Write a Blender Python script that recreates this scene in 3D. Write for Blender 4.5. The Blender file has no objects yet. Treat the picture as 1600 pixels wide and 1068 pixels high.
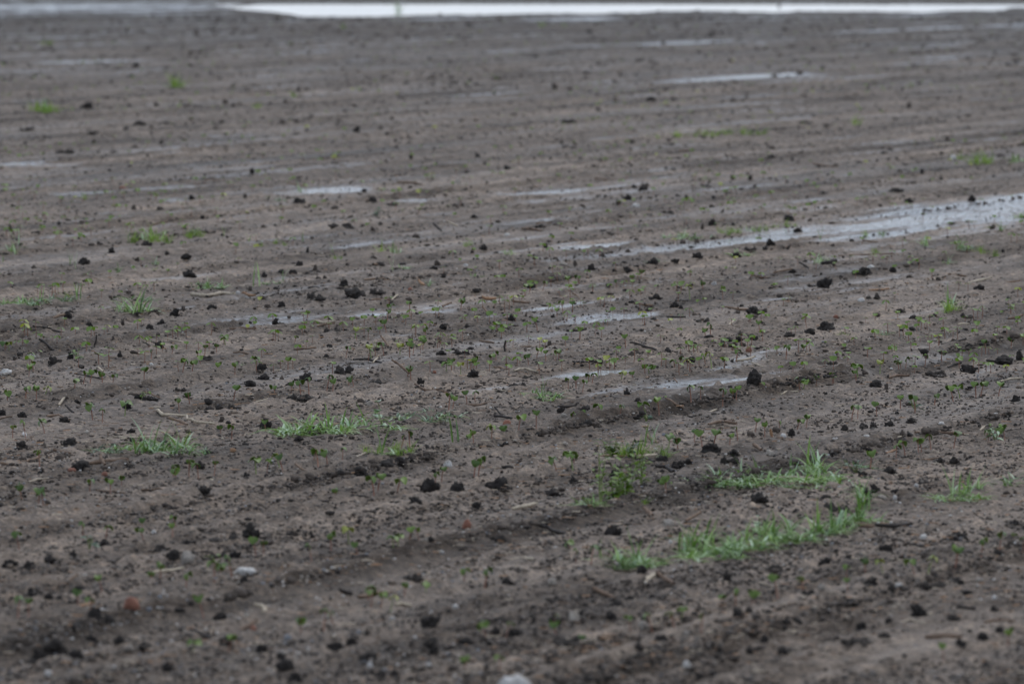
import bpy, math, random
import numpy as np
random.seed(7)
RNG = np.random.default_rng(11)
C = bpy.context.scene.collection
sc = bpy.context.scene
R = math.radians

# ------------------------------------------------------------------ camera
CAM_H, FPX, HORIZON = 1.8, 8889.0, -123.0          # metres, focal length in photo pixels, horizon row
PITCH = math.atan((534 - HORIZON) / FPX)
cam = bpy.data.cameras.new('camera'); camo = bpy.data.objects.new('camera', cam); C.objects.link(camo)
camo.location = (0, 0, CAM_H); camo.rotation_euler = (R(90) - PITCH, 0, 0)
cam.sensor_width = 36; cam.lens = 200; cam.clip_end = 20000; cam.clip_start = 0.1
cam.dof.use_dof = True; cam.dof.focus_distance = 22.3; cam.dof.aperture_fstop = 6.0; cam.dof.aperture_blades = 9
sc.camera = camo

# ------------------------------------------------------------------ sky, sun, exposure
SUN_EL, SUN_AZ = R(52), R(35)                     # a veiled sun ahead of the camera, to the right
w = bpy.data.worlds.new('World'); sc.world = w; w.use_nodes = True
nt = w.node_tree; nt.nodes.clear()
N = nt.nodes.new
out = N('ShaderNodeOutputWorld'); bg = N('ShaderNodeBackground'); bg.inputs['Strength'].default_value = 0.10
sky = N('ShaderNodeTexSky'); sky.sky_type = 'NISHITA'; sky.sun_disc = False
sky.sun_elevation = SUN_EL; sky.sun_rotation = SUN_AZ; sky.dust_density = 1.0; sky.air_density = 1.0
mx = N('ShaderNodeMix'); mx.data_type = 'RGBA'; mx.inputs[0].default_value = 0.72
tc = N('ShaderNodeTexCoord'); cl = N('ShaderNodeTexNoise'); cl.inputs['Scale'].default_value = 6.5; cl.inputs['Detail'].default_value = 6
cr = N('ShaderNodeValToRGB'); cr.color_ramp.elements[0].position = .32; cr.color_ramp.elements[0].color = (5.7, 7.0, 9.1, 1)
cr.color_ramp.elements[1].position = .68; cr.color_ramp.elements[1].color = (8.4, 9.4, 11.0, 1)
nt.links.new(tc.outputs['Generated'], cl.inputs['Vector']); nt.links.new(cl.outputs['Fac'], cr.inputs['Fac'])
nt.links.new(sky.outputs[0], mx.inputs[6]); nt.links.new(cr.outputs[0], mx.inputs[7])
nt.links.new(mx.outputs[2], bg.inputs['Color']); nt.links.new(bg.outputs[0], out.inputs['Surface'])
sl = bpy.data.lights.new('sun', 'SUN'); sl.energy = 0.9; sl.angle = R(24); sl.color = (1, .97, .93)
so = bpy.data.objects.new('sun', sl); C.objects.link(so)
so.rotation_euler = (R(90) - SUN_EL, 0, -SUN_AZ + R(180)) if False else (-(R(90) - SUN_EL), 0, -SUN_AZ)
sc.view_settings.view_transform = 'Standard'; sc.view_settings.look = 'None'
sc.view_settings.gamma = 1; sc.view_settings.use_curve_mapping = False
sc.view_settings.exposure = 0.2
sc.cycles.use_denoising = True
sc.cycles.max_bounces = 5; sc.cycles.diffuse_bounces = 2; sc.cycles.glossy_bounces = 2; sc.cycles.transmission_bounces = 3
sc.cycles.transparent_max_bounces = 4

# ------------------------------------------------------------------ noise
def _h(*a):
    k = np.zeros(np.broadcast(*a).shape, dtype=np.int64)
    for v, m in zip(a, (374761393, 668265263, 2147483647 - 19, 1274126177)): k = k + v.astype(np.int64) * m
    k = (k ^ (k >> 13)) * 1274126177 & 0xffffffff
    k = (k ^ (k >> 16)) * 2246822519 & 0xffffffff
    return ((k ^ (k >> 15)) & 0xffff) / 65535.0
def noise2(x, y, s=0):
    xi = np.floor(x); yi = np.floor(y); fx = x - xi; fy = y - yi
    fx = fx*fx*fx*(fx*(fx*6-15)+10); fy = fy*fy*fy*(fy*(fy*6-15)+10)
    S = np.full_like(xi, s)
    a = _h(xi, yi, S); b = _h(xi+1, yi, S); c = _h(xi, yi+1, S); d = _h(xi+1, yi+1, S)
    return (a + (b-a)*fx)*(1-fy) + (c + (d-c)*fx)*fy
def fbm2(x, y, o=3, s=0):
    t = 0; a = 1; n = 0
    for i in range(o):
        t = t + a*noise2(x, y, s+i); n += a; a *= .5; x, y = (x*1.62+y*1.18+5.3), (y*1.62-x*1.18+9.7)
    return t/n
def noise3(p, s=0):
    pi = np.floor(p); f = p-pi; f = f*f*(3-2*f); r = 0
    for dx in (0, 1):
        for dy in (0, 1):
            for dz in (0, 1):
                wgt = (f[:,0] if dx else 1-f[:,0])*(f[:,1] if dy else 1-f[:,1])*(f[:,2] if dz else 1-f[:,2])
                r = r + wgt*_h(pi[:,0]+dx, pi[:,1]+dy, pi[:,2]+dz, np.full(len(p), float(s)))
    return r

# ------------------------------------------------------------------ where a place in the field lies
CP, SP = math.cos(PITCH), math.sin(PITCH)
def at0(px, py, z=0.0):
    cx = (px-800)/FPX; cy = -(py-534)/FPX
    t = (z-CAM_H)/(-SP+cy*CP)
    return cx*t, (CP+cy*SP)*t
def pix(X, Y):                                   # plan of the field: bearing and depth of a ground point
    d = Y*CP + CAM_H*SP; up = Y*SP - CAM_H*CP
    d = np.maximum(d, .3)
    return 800 + FPX*X/d, 534 - FPX*up/d
def px_per_m(py): return (py-HORIZON)/CAM_H
ROW = R(24.44); CR, SR = math.cos(ROW), math.sin(ROW)     # direction of the drill rows
def uv(X, Y): return X*SR + Y*CR, X*CR - Y*SR

# ------------------------------------------------------------------ wetness of the mud and shape of the ground
WET = [  # centre, half length, half depth, strength, tilt
 (1480,338,200,22,1.0,-.10),(1570,316,110,12,.95,-.12),(1330,352,160,7,.9,-.10),(1110,382,150,5.5,1.2,-.10),(940,383,75,5,1.2,-.06),(1000,396,80,3.5,.6,-.08),
 (1380,366,170,7,.75,-.1),(1230,372,120,6,.8,-.1),(965,495,75,6,1.25,-.08),(890,492,110,5,.5,-.08),(640,488,100,5,.5,-.04),(930,583,60,6,1.2,-.05),(1110,594,110,9,.85,-.08),(1010,572,90,7,.35,-.08),
 (1450,598,60,5,.45,-.05),(1340,556,120,7,.3,-.08),(1390,552,90,6,.5,-.06),(515,297,70,4.5,1.2,-.02),(440,303,80,3.5,.5,0),(650,313,50,4,.55,-.02),(870,300,110,5,.75,-.07),(960,292,70,4,.6,-.1),
 (290,292,90,3.5,.7,-.05),(130,302,70,4,.55,-.03),(260,312,40,3,.55,0),(560,291,50,3,.5,0),(620,525,70,4,.4,0),(1160,520,90,4,.35,-.1),(1560,580,60,5,.3,-.1),
 (1140,119,120,5,.75,-.04),(1010,122,60,3,.45,-.03),(985,70,130,2.6,.75,-.045),(1390,48,150,2.5,.65,-.05),(1570,40,60,2.5,.4,-.04),(180,96,140,2.5,.42,-.02),(560,88,120,2.5,.35,-.01),
 (700,150,120,3.5,.45,-.05),(60,258,90,4,.5,0),(60,160,70,4,.4,0),(340,212,50,3,.3,0),(1060,205,120,3,.3,0),(1200,478,100,5,.3,-.1),(1330,300,60,3,.25,-.05),(1500,92,120,2.5,.4,-.03),
 (120,12,250,11,.8,-.0),(60,520,70,5,.2,0),(170,690,50,4,.25,0),(110,700,14,3,.7,0),(780,410,130,5,.2,-.05),(240,230,130,4,.25,0),(30,60,100,4,.3,0),(850,30,420,3,.45,0),(1320,24,300,2.5,.4,0),
 (760,480,380,40,.28,-.05),(1010,590,330,26,.36,-.08),(1350,440,220,30,.30,-.1),(900,335,380,20,.30,-.05),(300,515,110,5,.28,-.05),(1520,610,120,8,.2,-.1),(560,600,140,8,.15,-.1)]
def wetness(X, Y):
    u, v = uv(X, Y)
    px, py = pix(X, Y)
    r = np.hypot(X, Y); k = np.clip((r-32)/30, 0, 1)
    n = (1-k)*(.6*fbm2(u/.95, v/.14, 5, 40) + .4*fbm2(u/.36, v/.075, 3, 45)) + k*fbm2(u/3.4, v/.55, 5, 47); m = fbm2(u/5.0, v/.5, 3, 50)
    wv = np.zeros_like(X)
    for cx, cy, hx, hy, st, ti in WET:
        dx = (px-cx)/hx; dy = (py-cy-ti*(px-cx))/hy
        q = np.exp(-(dx*dx)**1.3*.8 - dy*dy*.9)*st
        wv = np.maximum(wv, q)
    wv = np.clip(wv, 0, 1.25)**.8*1.9 - 1.25 + (n-.5)*2.6 + .50
    wv = np.clip(wv*1.4, 0, 1)
    wv = np.maximum(wv, np.clip((m-.56)*1.6, 0, .22)*np.clip((r-18)/5, 0, 1)*(n > .35)) + np.clip((fbm2(u/2.2, v/.22, 4, 57)-.60)*5, 0, .55)*np.clip((n-.5)*9, 0, 1)*np.clip((r-20)/6, 0, 1)
    return np.clip(wv, 0, 1)
FURROWS = [  # offset across the rows, step height
 (-4.2,.012),(-4.75,.010),(-5.35,.028),(-5.95,.012),(-6.35,.010),(-6.93,.030),(-7.42,.014),(-7.75,.010),(-8.15,.036),(-8.75,.012),(-9.25,.014),(-9.85,.012),
 (-10.4,.016),(-11.1,.010),(-11.6,.018),(-12.3,.02),(-13.0,.012),(-13.7,.018),(-14.4,.012),(-15.2,.018)] + [(-16.1-i*.78,.009+.009*(i%3==0)) for i in range(40)]
def basin(X, Y):
    px, py = pix(X, Y)
    u, v = uv(X, Y)
    n = fbm2(X/2.4, Y/7.0, 3, 70)
    top, bot = 4.0, 22.5 - np.clip((px-900)/700, 0, 1.2)*6 - np.clip((500-px)/200, 0, 1)**1.5*15 + (fbm2(X/1.8, X*0+2, 4, 72)-.5)*13
    f = np.minimum(np.clip((py-top)/3.0, 0, 1), np.clip((bot-py)/3.5, 0, 1))
    f = f*np.clip((px-270+(fbm2(X/.8, Y/5.0, 3, 73)-.5)*260)/190, 0, 1)*np.clip((2600-px)/300, 0, 1)
    return np.clip(f*1.35-(1-n)*(.35+.75*np.clip((px-900)/600, 0, 1)), 0, 1)
def ground_z(X, Y, wet=None):
    X = np.asarray(X, float); Y = np.asarray(Y, float)
    if wet is None: wet = wetness(X, Y)
    u, v = uv(X, Y); r = np.hypot(X, Y)
    far = np.clip((r-60)/60, 0, 1)
    dry = 1-.85*np.clip(wet*1.6, 0, 1)
    wv = v + .03*(fbm2(u/1.3, v*0+3, 2, 20)-.5) + .02*(noise2(u/.22, v*4, 23)-.5)
    z = (.015-.005*np.clip((20-r)/3, 0, 1))*(fbm2(u/3.4, v/.26, 3, 1)-.5) + (.012-.004*np.clip((20-r)/3, 0, 1))*(fbm2(u/.42, v/.13, 3, 5)-.5)*dry
    crumb = fbm2(u/.07, v/.05, 3, 9)
    z = z + .022*np.clip(crumb-.45, 0, 1)**1.1*dry*(.45+1.3*fbm2(u/1.6, v/.4, 2, 13))*2.0
    z = z + (.0055+.0045*np.clip((20-r)/3, 0, 1))*np.sin(2*math.pi*(v+.022*(noise2(u/1.7, v*0, 27)-.5))/.205)*(.35+1.1*noise2(u/1.9, v/.5, 28))*dry
    z = z*(1-.6*far)
    for v0, a in FURROWS:
        d = wv-v0
        k = np.abs(d) < .75
        if not k.any(): continue
        dk = d[k]; am = a*(.55+.9*noise2(u[k]/.9, u[k]*0+v0, 31))*(1-.5*far[k])*(1-.6*wet[k])
        lip = 1/(1+np.exp(dk/.014))                      # high side away from the camera, scarp, pressed track
        e = lip*np.exp(-(np.minimum(dk, 0)/.17)**2)*.75 - (1-lip)*np.exp(-(np.maximum(dk, 0)/.22)**2)*.45
        z[k] += am*e
    b = basin(X, Y)
    z = z - .05*b
    return z*np.clip(1.25-r/900, .1, 1)
def put(px, py):
    x, y = at0(px, py); z = 0.
    for _ in range(4):
        z = float(ground_z(np.array([x]), np.array([y]))[0]); x, y = at0(px, py, z)
    return x, y, z
def put_many(px, py):
    x, y = at0(px, py); z = x*0
    for _ in range(3):
        z = ground_z(x, y); x, y = at0(px, py, z)
    return x, y, z

# ------------------------------------------------------------------ materials
def mat(name):
    m = bpy.data.materials.new(name); m.use_nodes = True
    n = m.node_tree; b = n.nodes['Principled BSDF']; return m, n, b
def node(n, t, **kw):
    q = n.nodes.new(t)
    for k, v in kw.items():
        if k in q.inputs: q.inputs[k].default_value = v
        else: setattr(q, k, v)
    return q
def ramp(n, fac, stops):
    q = n.nodes.new('ShaderNodeValToRGB'); e = q.color_ramp.elements
    while len(e) < len(stops): e.new(.5)
    for i, (p, c) in enumerate(stops): e[i].position = p; e[i].color = (*c, 1)
    n.links.new(fac, q.inputs['Fac']); return q
def mixc(n, fac, a, b, bt='MIX'):
    q = n.nodes.new('ShaderNodeMix'); q.data_type = 'RGBA'; q.blend_type = bt
    for i, s in ((0, fac), (6, a), (7, b)):
        if hasattr(s, 'links'): n.links.new(s, q.inputs[i])
        else: q.inputs[i].default_value = s if i == 0 else (*s, 1)
    return q.outputs[2]
def mth(n, op, a, b=None):
    q = n.nodes.new('ShaderNodeMath'); q.operation = op
    for i, s in ((0, a), (1, b)):
        if s is None: continue
        if hasattr(s, 'links'): n.links.new(s, q.inputs[i])
        else: q.inputs[i].default_value = s
    return q.outputs[0]

def soil_material():
    m, n, b = mat('wet_soil'); L = n.links.new
    geo = node(n, 'ShaderNodeNewGeometry')
    mp = node(n, 'ShaderNodeMapping'); mp.inputs['Rotation'].default_value = (0, 0, ROW); L(geo.outputs['Position'], mp.inputs['Vector'])
    st = node(n, 'ShaderNodeMapping'); st.inputs['Scale'].default_value = (3.0, .55, 1); L(mp.outputs[0], st.inputs['Vector'])
    big = node(n, 'ShaderNodeTexNoise', Scale=.9, Detail=5.0, Roughness=.6); L(st.outputs[0], big.inputs['Vector'])
    mid = node(n, 'ShaderNodeTexNoise', Scale=11.0, Detail=9.0, Roughness=.72); L(geo.outputs['Position'], mid.inputs['Vector'])
    fine = node(n, 'ShaderNodeTexNoise', Scale=75.0, Detail=6.0, Roughness=.75); L(geo.outputs['Position'], fine.inputs['Vector'])
    c = ramp(n, big.outputs['Fac'], [(.30, (.086, .066, .051)), (.50, (.190, .147, .115)), (.70, (.290, .228, .180))]).outputs[0]
    c = mixc(n, .9, c, ramp(n, mid.outputs['Fac'], [(.36, (.50, .49, .48)), (.50, (.95, .95, .95)), (.68, (1.5, 1.46, 1.40))]).outputs[0], 'MULTIPLY')
    c = mixc(n, .8, c, ramp(n, fine.outputs['Fac'], [(.38, (.35, .35, .35)), (.50, (.95, .95, .95)), (.64, (1.7, 1.66, 1.55))]).outputs[0], 'MULTIPLY')
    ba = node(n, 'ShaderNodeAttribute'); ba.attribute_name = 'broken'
    c = mixc(n, mth(n, 'MULTIPLY', ba.outputs['Fac'], .6), c, (.028, .022, .018))     # darker soil colour along the furrow lips and in scattered patches
    sw = node(n, 'ShaderNodeMapping'); sw.inputs['Scale'].default_value = (1.1, .07, 1); L(mp.outputs[0], sw.inputs['Vector'])
    hg = node(n, 'ShaderNodeTexNoise', Scale=1.0, Detail=4.0, Roughness=.65); L(sw.outputs[0], hg.inputs['Vector'])
    c = mixc(n, 1.0, c, ramp(n, hg.outputs['Fac'], [(.36, (.66, .65, .64)), (.50, (1, 1, 1)), (.66, (1.25, 1.23, 1.2))]).outputs[0], 'MULTIPLY')
    ln = node(n, 'ShaderNodeVectorMath', operation='LENGTH'); L(geo.outputs['Position'], ln.inputs[0])   # the soil colour darkens with distance from the camera
    mr = node(n, 'ShaderNodeMapRange'); mr.inputs[1].default_value = 36; mr.inputs[2].default_value = 108; mr.inputs[3].default_value = 0; mr.inputs[4].default_value = .75; L(ln.outputs['Value'], mr.inputs[0])
    c = mixc(n, mr.outputs[0], c, (.035, .029, .024))
    # chaff trodden into the surface
    vo = node(n, 'ShaderNodeTexVoronoi', Scale=34.0); L(geo.outputs['Position'], vo.inputs['Vector'])
    sp = mth(n, 'LESS_THAN', vo.outputs['Distance'], .13)
    sep = node(n, 'ShaderNodeSeparateColor'); L(vo.outputs['Color'], sep.inputs[0])
    sp = mth(n, 'MULTIPLY', sp, mth(n, 'GREATER_THAN', sep.outputs[0], .80))
    c = mixc(n, sp, c, (.28, .25, .20))
    att = node(n, 'ShaderNodeAttribute'); att.attribute_name = 'wetness'
    wet = att.outputs['Fac']
    brk = node(n, 'ShaderNodeTexNoise', Scale=26.0, Detail=4.0, Roughness=.7); L(geo.outputs['Position'], brk.inputs['Vector'])
    w2 = mth(n, 'MULTIPLY', wet, ramp(n, brk.outputs['Fac'], [(.38, (.30,)*3), (.54, (1,)*3)]).outputs[0])
    c = mixc(n, mth(n, 'MULTIPLY', wet, .5), c, (.060, .052, .047))
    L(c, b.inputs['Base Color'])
    rr = mth(n, 'ADD', mth(n, 'SUBTRACT', .80, mth(n, 'MULTIPLY', w2, .67)), mth(n, 'MULTIPLY', ba.outputs['Fac'], .3)); L(rr, b.inputs['Roughness'])
    b.inputs['Specular IOR Level'].default_value = .5
    L(mth(n, 'SUBTRACT', mth(n, 'ADD', .25, mth(n, 'MULTIPLY', w2, .50)), mth(n, 'MULTIPLY', ba.outputs['Fac'], .17)), b.inputs['Specular IOR Level'])
    bn = mth(n, 'ADD', mth(n, 'MULTIPLY', mid.outputs['Fac'], 1.6), mth(n, 'MULTIPLY', fine.outputs['Fac'], .45))
    bp = node(n, 'ShaderNodeBump'); bp.inputs['Distance'].default_value = .018
    L(mth(n, 'SUBTRACT', .85, mth(n, 'MULTIPLY', w2, .79)), bp.inputs['Strength']); L(bn, bp.inputs['Height']); L(bp.outputs[0], b.inputs['Normal'])
    return m
def clod_material(name, lo, hi, rough=.9, scale=60, bump=.004, spec=.25):
    m, n, b = mat(name); L = n.links.new
    tc = node(n, 'ShaderNodeTexCoord'); oi = node(n, 'ShaderNodeObjectInfo')
    geo = node(n, 'ShaderNodeNewGeometry')
    f = node(n, 'ShaderNodeTexNoise', Scale=float(scale), Detail=6.0, Roughness=.7); L(geo.outputs['Position'], f.inputs['Vector'])
    c = ramp(n, f.outputs['Fac'], [(.3, lo), (.7, hi)]).outputs[0]
    c = mixc(n, .5, c, ramp(n, oi.outputs['Random'], [(0, (.75, .75, .75)), (1, (1.3, 1.28, 1.22))]).outputs[0], 'MULTIPLY')
    L(c, b.inputs['Base Color']); b.inputs['Roughness'].default_value = rough; b.inputs['Specular IOR Level'].default_value = spec
    bp = node(n, 'ShaderNodeBump'); bp.inputs['Distance'].default_value = bump; bp.inputs['Strength'].default_value = .8
    L(f.outputs['Fac'], bp.inputs['Height']); L(bp.outputs[0], b.inputs['Normal'])
    return m
def leaf_material(name, a, bcol, tip=None, trans=.3):
    m, n, b = mat(name); L = n.links.new
    oi = node(n, 'ShaderNodeObjectInfo'); geo = node(n, 'ShaderNodeNewGeometry')
    f = node(n, 'ShaderNodeTexNoise', Scale=45.0, Detail=3.0); L(geo.outputs['Position'], f.inputs['Vector'])
    q = mth(n, 'ADD', mth(n, 'MULTIPLY', f.outputs['Fac'], .7), mth(n, 'MULTIPLY', oi.outputs['Random'], .45))
    c = ramp(n, q, [(.3, a), (.85, bcol)]).outputs[0]
    L(c, b.inputs['Base Color']); b.inputs['Roughness'].default_value = .42; b.inputs['Specular IOR Level'].default_value = .4
    tr = node(n, 'ShaderNodeBsdfTranslucent'); L(mixc(n, 1.0, c, (1.3, 1.5, .6), 'MULTIPLY'), tr.inputs['Color'])
    ms = node(n, 'ShaderNodeMixShader'); ms.inputs[0].default_value = trans
    L(b.outputs[0], ms.inputs[1]); L(tr.outputs[0], ms.inputs[2]); L(ms.outputs[0], n.nodes['Material Output'].inputs['Surface'])
    return m
M = dict(
 soil=soil_material(),
 clod=clod_material('crumbled_clod', (.012, .010, .009), (.044, .036, .031)),
 clod_mid=clod_material('crumbled_clod_small', (.018, .015, .013), (.070, .057, .048)),
 clod_brown=clod_material('drying_clod', (.034, .026, .021), (.105, .082, .066)),
 crust=clod_material('crust_crumb', (.070, .056, .046), (.21, .172, .142), .75, 90, .003, .45),
 green=leaf_material('cotyledon_green', (.055, .105, .016), (.19, .27, .050)),
 yellow=leaf_material('yellowing_leaf', (.24, .27, .05), (.38, .37, .09)),
 grass=leaf_material('grass_green', (.070, .135, .034), (.22, .33, .11), trans=.25),
 grass_pale=leaf_material('grass_pale', (.27, .38, .24), (.50, .60, .42), trans=.25),
 grass_lime=leaf_material('grass_lime', (.14, .22, .03), (.24, .34, .05), trans=.4),
 dull=leaf_material('weed_dull_green', (.05, .095, .045), (.13, .19, .12)),
 stem=clod_material('reddish_stem', (.17, .060, .040), (.28, .14, .085), .6, 90, .001, .4),
 gstem=clod_material('green_stem', (.13, .17, .05), (.22, .25, .08), .6, 90, .001, .4),
 straw=clod_material('pale_straw', (.27, .21, .145), (.55, .46, .35), .7, 120, .002, .3),
 twig=clod_material('brown_twig', (.095, .060, .042), (.25, .165, .110), .75, 120, .002, .3),
 bark=clod_material('dark_twig', (.022, .018, .016), (.055, .042, .034), .75, 120, .002, .3),
 orange=clod_material('orange_husk', (.22, .11, .055), (.38, .23, .13), .7, 90, .002, .3),
 white=clod_material('white_stone', (.26, .23, .20), (.62, .59, .56), .75, 40, .002, .3),
 cream=clod_material('cream_stone', (.16, .13, .10), (.42, .37, .32), .8, 50, .003, .3),
 red=clod_material('red_stone', (.14, .055, .035), (.28, .125, .08), .75, 50, .002, .3),
 grey=clod_material('grey_stone', (.13, .13, .14), (.24, .24, .25), .7, 50, .002, .3),
)
def water_material():
    m, n, b = mat('standing_water'); L = n.links.new
    b.inputs['Base Color'].default_value = (.035, .032, .028, 1); b.inputs['Roughness'].default_value = .04; b.inputs['IOR'].default_value = 1.33
    b.inputs['Specular IOR Level'].default_value = .5
    geo = node(n, 'ShaderNodeNewGeometry'); f = node(n, 'ShaderNodeTexNoise', Scale=7.0, Detail=3.0); L(geo.outputs['Position'], f.inputs['Vector'])
    bp = node(n, 'ShaderNodeBump'); bp.inputs['Distance'].default_value = .002; bp.inputs['Strength'].default_value = .25
    L(f.outputs['Fac'], bp.inputs['Height']); L(bp.outputs[0], b.inputs['Normal'])
    return m
M['water'] = water_material()

# ------------------------------------------------------------------ mesh helpers
def mesh_np(name, v, f, mats, mi=None, smooth=True):
    v = np.asarray(v, np.float32); f = np.asarray(f, np.int32); me = bpy.data.meshes.new(name); k = f.shape[1]
    me.vertices.add(len(v)); me.vertices.foreach_set('co', v.ravel())
    me.loops.add(f.size); me.loops.foreach_set('vertex_index', f.ravel())
    me.polygons.add(len(f)); me.polygons.foreach_set('loop_start', np.arange(0, f.size, k, dtype=np.int32))
    if mi is not None: me.polygons.foreach_set('material_index', np.asarray(mi, np.int32))
    me.polygons.foreach_set('use_smooth', np.full(len(f), smooth))
    for m in mats: me.materials.append(m)
    me.update(calc_edges=True); me.validate(); return me
def link(name, me, parent=None, loc=None, kind=None, label=None, cat=None, group=None):
    o = bpy.data.objects.new(name, me); C.objects.link(o)
    if parent: o.parent = parent
    if loc is not None: o.location = loc
    for k, v in (('kind', kind), ('label', label), ('category', cat), ('group', group)):
        if v: o[k] = v
    return o
def copy_tree(o, parent=None):
    c = o.copy(); C.objects.link(c); c.parent = parent
    for ch in KIDS.get(o.name, []): copy_tree(ch, c)
    return c
KIDS = {}
def ico(sub):
    t = (1+5**.5)/2
    v = [(-1,t,0),(1,t,0),(-1,-t,0),(1,-t,0),(0,-1,t),(0,1,t),(0,-1,-t),(0,1,-t),(t,0,-1),(t,0,1),(-t,0,-1),(-t,0,1)]
    v = [np.array(a)/np.linalg.norm(a) for a in v]
    f = [(0,11,5),(0,5,1),(0,1,7),(0,7,10),(0,10,11),(1,5,9),(5,11,4),(11,10,2),(10,7,6),(7,1,8),(3,9,4),(3,4,2),(3,2,6),(3,6,8),(3,8,9),(4,9,5),(2,4,11),(6,2,10),(8,6,7),(9,8,1)]
    for _ in range(sub):
        c = {}; g = []
        def midp(a, b):
            k = (min(a, b), max(a, b))
            if k not in c:
                m = v[a]+v[b]; v.append(m/np.linalg.norm(m)); c[k] = len(v)-1
            return c[k]
        for a, b, d in f:
            x, y, z = midp(a, b), midp(b, d), midp(d, a); g += [(a,x,z),(b,y,x),(d,z,y),(x,y,z)]
        f = g
    return np.array(v), np.array(f)
ICO = {k: ico(k) for k in (0, 1, 2, 3)}

# ------------------------------------------------------------------ ground: one sheet from the camera's feet to the horizon
def build_ground():
    fine = np.linspace(-6.2, 6.2, 640); side = np.geomspace(6.2, 14, 50)[1:]; rest = np.geomspace(14, 180, 26)[1:]
    th = np.radians(np.concatenate([-rest[::-1], -side[::-1], fine, side, rest[:-1]]))
    r = np.concatenate([[.5, 2, 4, 6, 8], np.linspace(9.5, 12.7, 16)[:-1], 1/np.linspace(1/12.7, 1/150, 930), np.geomspace(150, 9000, 44)[1:]])
    T, Rr = np.meshgrid(th, r); X = (Rr*np.sin(T)).ravel(); Y = (Rr*np.cos(T)).ravel()
    w = wetness(X, Y); z = ground_z(X, Y, w)
    behind = np.abs(T.ravel()) > R(30)
    nT, nR = len(th), len(r)
    i = np.arange(nR-1)[:, None]*nT + np.arange(nT-1)[None]; last = np.arange(nR-1)*nT+nT-1
    q = np.stack([i, i+1, i+nT+1, i+nT], -1).reshape(-1, 4)
    q2 = np.stack([last, last-nT+1, last+1, last+nT], -1)
    V = np.stack([X, Y, z], -1); V = np.vstack([V, [[0, 0, 0]]])
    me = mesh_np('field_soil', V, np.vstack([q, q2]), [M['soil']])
    at = me.attributes.new('wetness', 'FLOAT', 'POINT'); at.data.foreach_set('value', np.append(w, 0).astype(np.float32))
    # the small fan at the camera's feet
    c = ICO[0]
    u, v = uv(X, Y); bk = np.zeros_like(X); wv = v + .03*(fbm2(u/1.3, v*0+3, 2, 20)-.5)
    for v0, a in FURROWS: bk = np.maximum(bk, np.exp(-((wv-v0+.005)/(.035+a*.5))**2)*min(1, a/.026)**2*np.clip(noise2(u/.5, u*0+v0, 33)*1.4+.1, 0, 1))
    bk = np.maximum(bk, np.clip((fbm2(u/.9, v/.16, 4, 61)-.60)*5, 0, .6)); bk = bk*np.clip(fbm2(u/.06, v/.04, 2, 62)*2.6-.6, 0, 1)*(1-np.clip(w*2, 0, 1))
    at = me.attributes.new('broken', 'FLOAT', 'POINT'); at.data.foreach_set('value', np.append(bk, 0).astype(np.float32))  # mask of the darker soil tone on furrow lips and noise patches
    o = link('field_ground', me, kind='structure', label='dark brown tilled field soil with furrows and wet streaks')
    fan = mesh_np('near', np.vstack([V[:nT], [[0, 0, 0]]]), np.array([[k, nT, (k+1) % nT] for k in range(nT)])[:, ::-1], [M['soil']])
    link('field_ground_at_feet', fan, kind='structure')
build_ground()
xs = [at0(p, q, -.02) for p, q in ((150, 30), (2900, 30), (2900, 1.5), (150, 1.5))]
wm = mesh_np('water', [(x, y, -.020) for x, y in xs], [[0, 1, 2, 3]], [M['water']], smooth=False)
link('water', wm, kind='structure', label='long pale puddle of standing water across the far field')

# ------------------------------------------------------------------ clods
def lump(seed, sub=3, rough=.5, flat=.28):
    v, f = ICO[sub]; v = v.copy(); rs = np.random.default_rng(seed); off = rs.uniform(0, 50, 3)
    n = noise3(v*1.3+off, seed)-.5; n2 = noise3(v*2.9+off, seed+1)-.5; n3 = noise3(v*6.5+off, seed+2)-.5
    n4 = noise3(v*12+off, seed+3)-.5
    rad = 1 + rough*(1.5*n + 1.0*n2 + .75*n3 + (.45*n4 if sub > 2 else 0))
    v = v*rad[:, None]
    v[:, 2] = np.where(v[:, 2] < -flat, -flat-(-v[:, 2]-flat)*.15, v[:, 2])
    v[:, 0] -= (v[:, 0].max()+v[:, 0].min())/2; v[:, 0] /= np.ptp(v[:, 0])
    v[:, 1] -= (v[:, 1].max()+v[:, 1].min())/2; v[:, 1] /= np.ptp(v[:, 1])
    v[:, 2] -= v[:, 2].min()+.13*np.ptp(v[:, 2]); v[:, 2] /= v[:, 2].max()
    return v, f                                     # 1 x 1 footprint, 1 high, a little sunk
def string(seed):                                    # a low crumbling heap broken out of the furrow
    rs = np.random.default_rng(seed); V = []; F = []; n = 0
    for k in range(rs.integers(6, 10)):
        v, f = lump(seed*31+k, 2, .8); s = rs.uniform(.16, .42); v = v*np.array([s*rs.uniform(.8, 1.5), s*1.1, rs.uniform(.35, 1)])
        v = v + np.array([rs.uniform(-.42, .42), rs.uniform(-.3, .3), 0]); V.append(v); F.append(f+n); n += len(v)
    V = np.vstack(V); V[:, :2] /= np.ptp(V[:, :2], axis=0); V[:, :2] -= (V[:, :2].max(0)+V[:, :2].min(0))/2; V[:, 2] /= V[:, 2].max()
    return V, np.vstack(F)
LUMPS = [mesh_np('clod', *lump(100+i, 3, .72), [M['clod']]) for i in range(12)]
LUMPS_S = [mesh_np('small_clod', *lump(200+i, 2, .85), [M['clod_mid']]) for i in range(10)]
STRINGS = [mesh_np('crumbling_clod', *string(300+i), [M['clod_mid']]) for i in range(6)]

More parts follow.
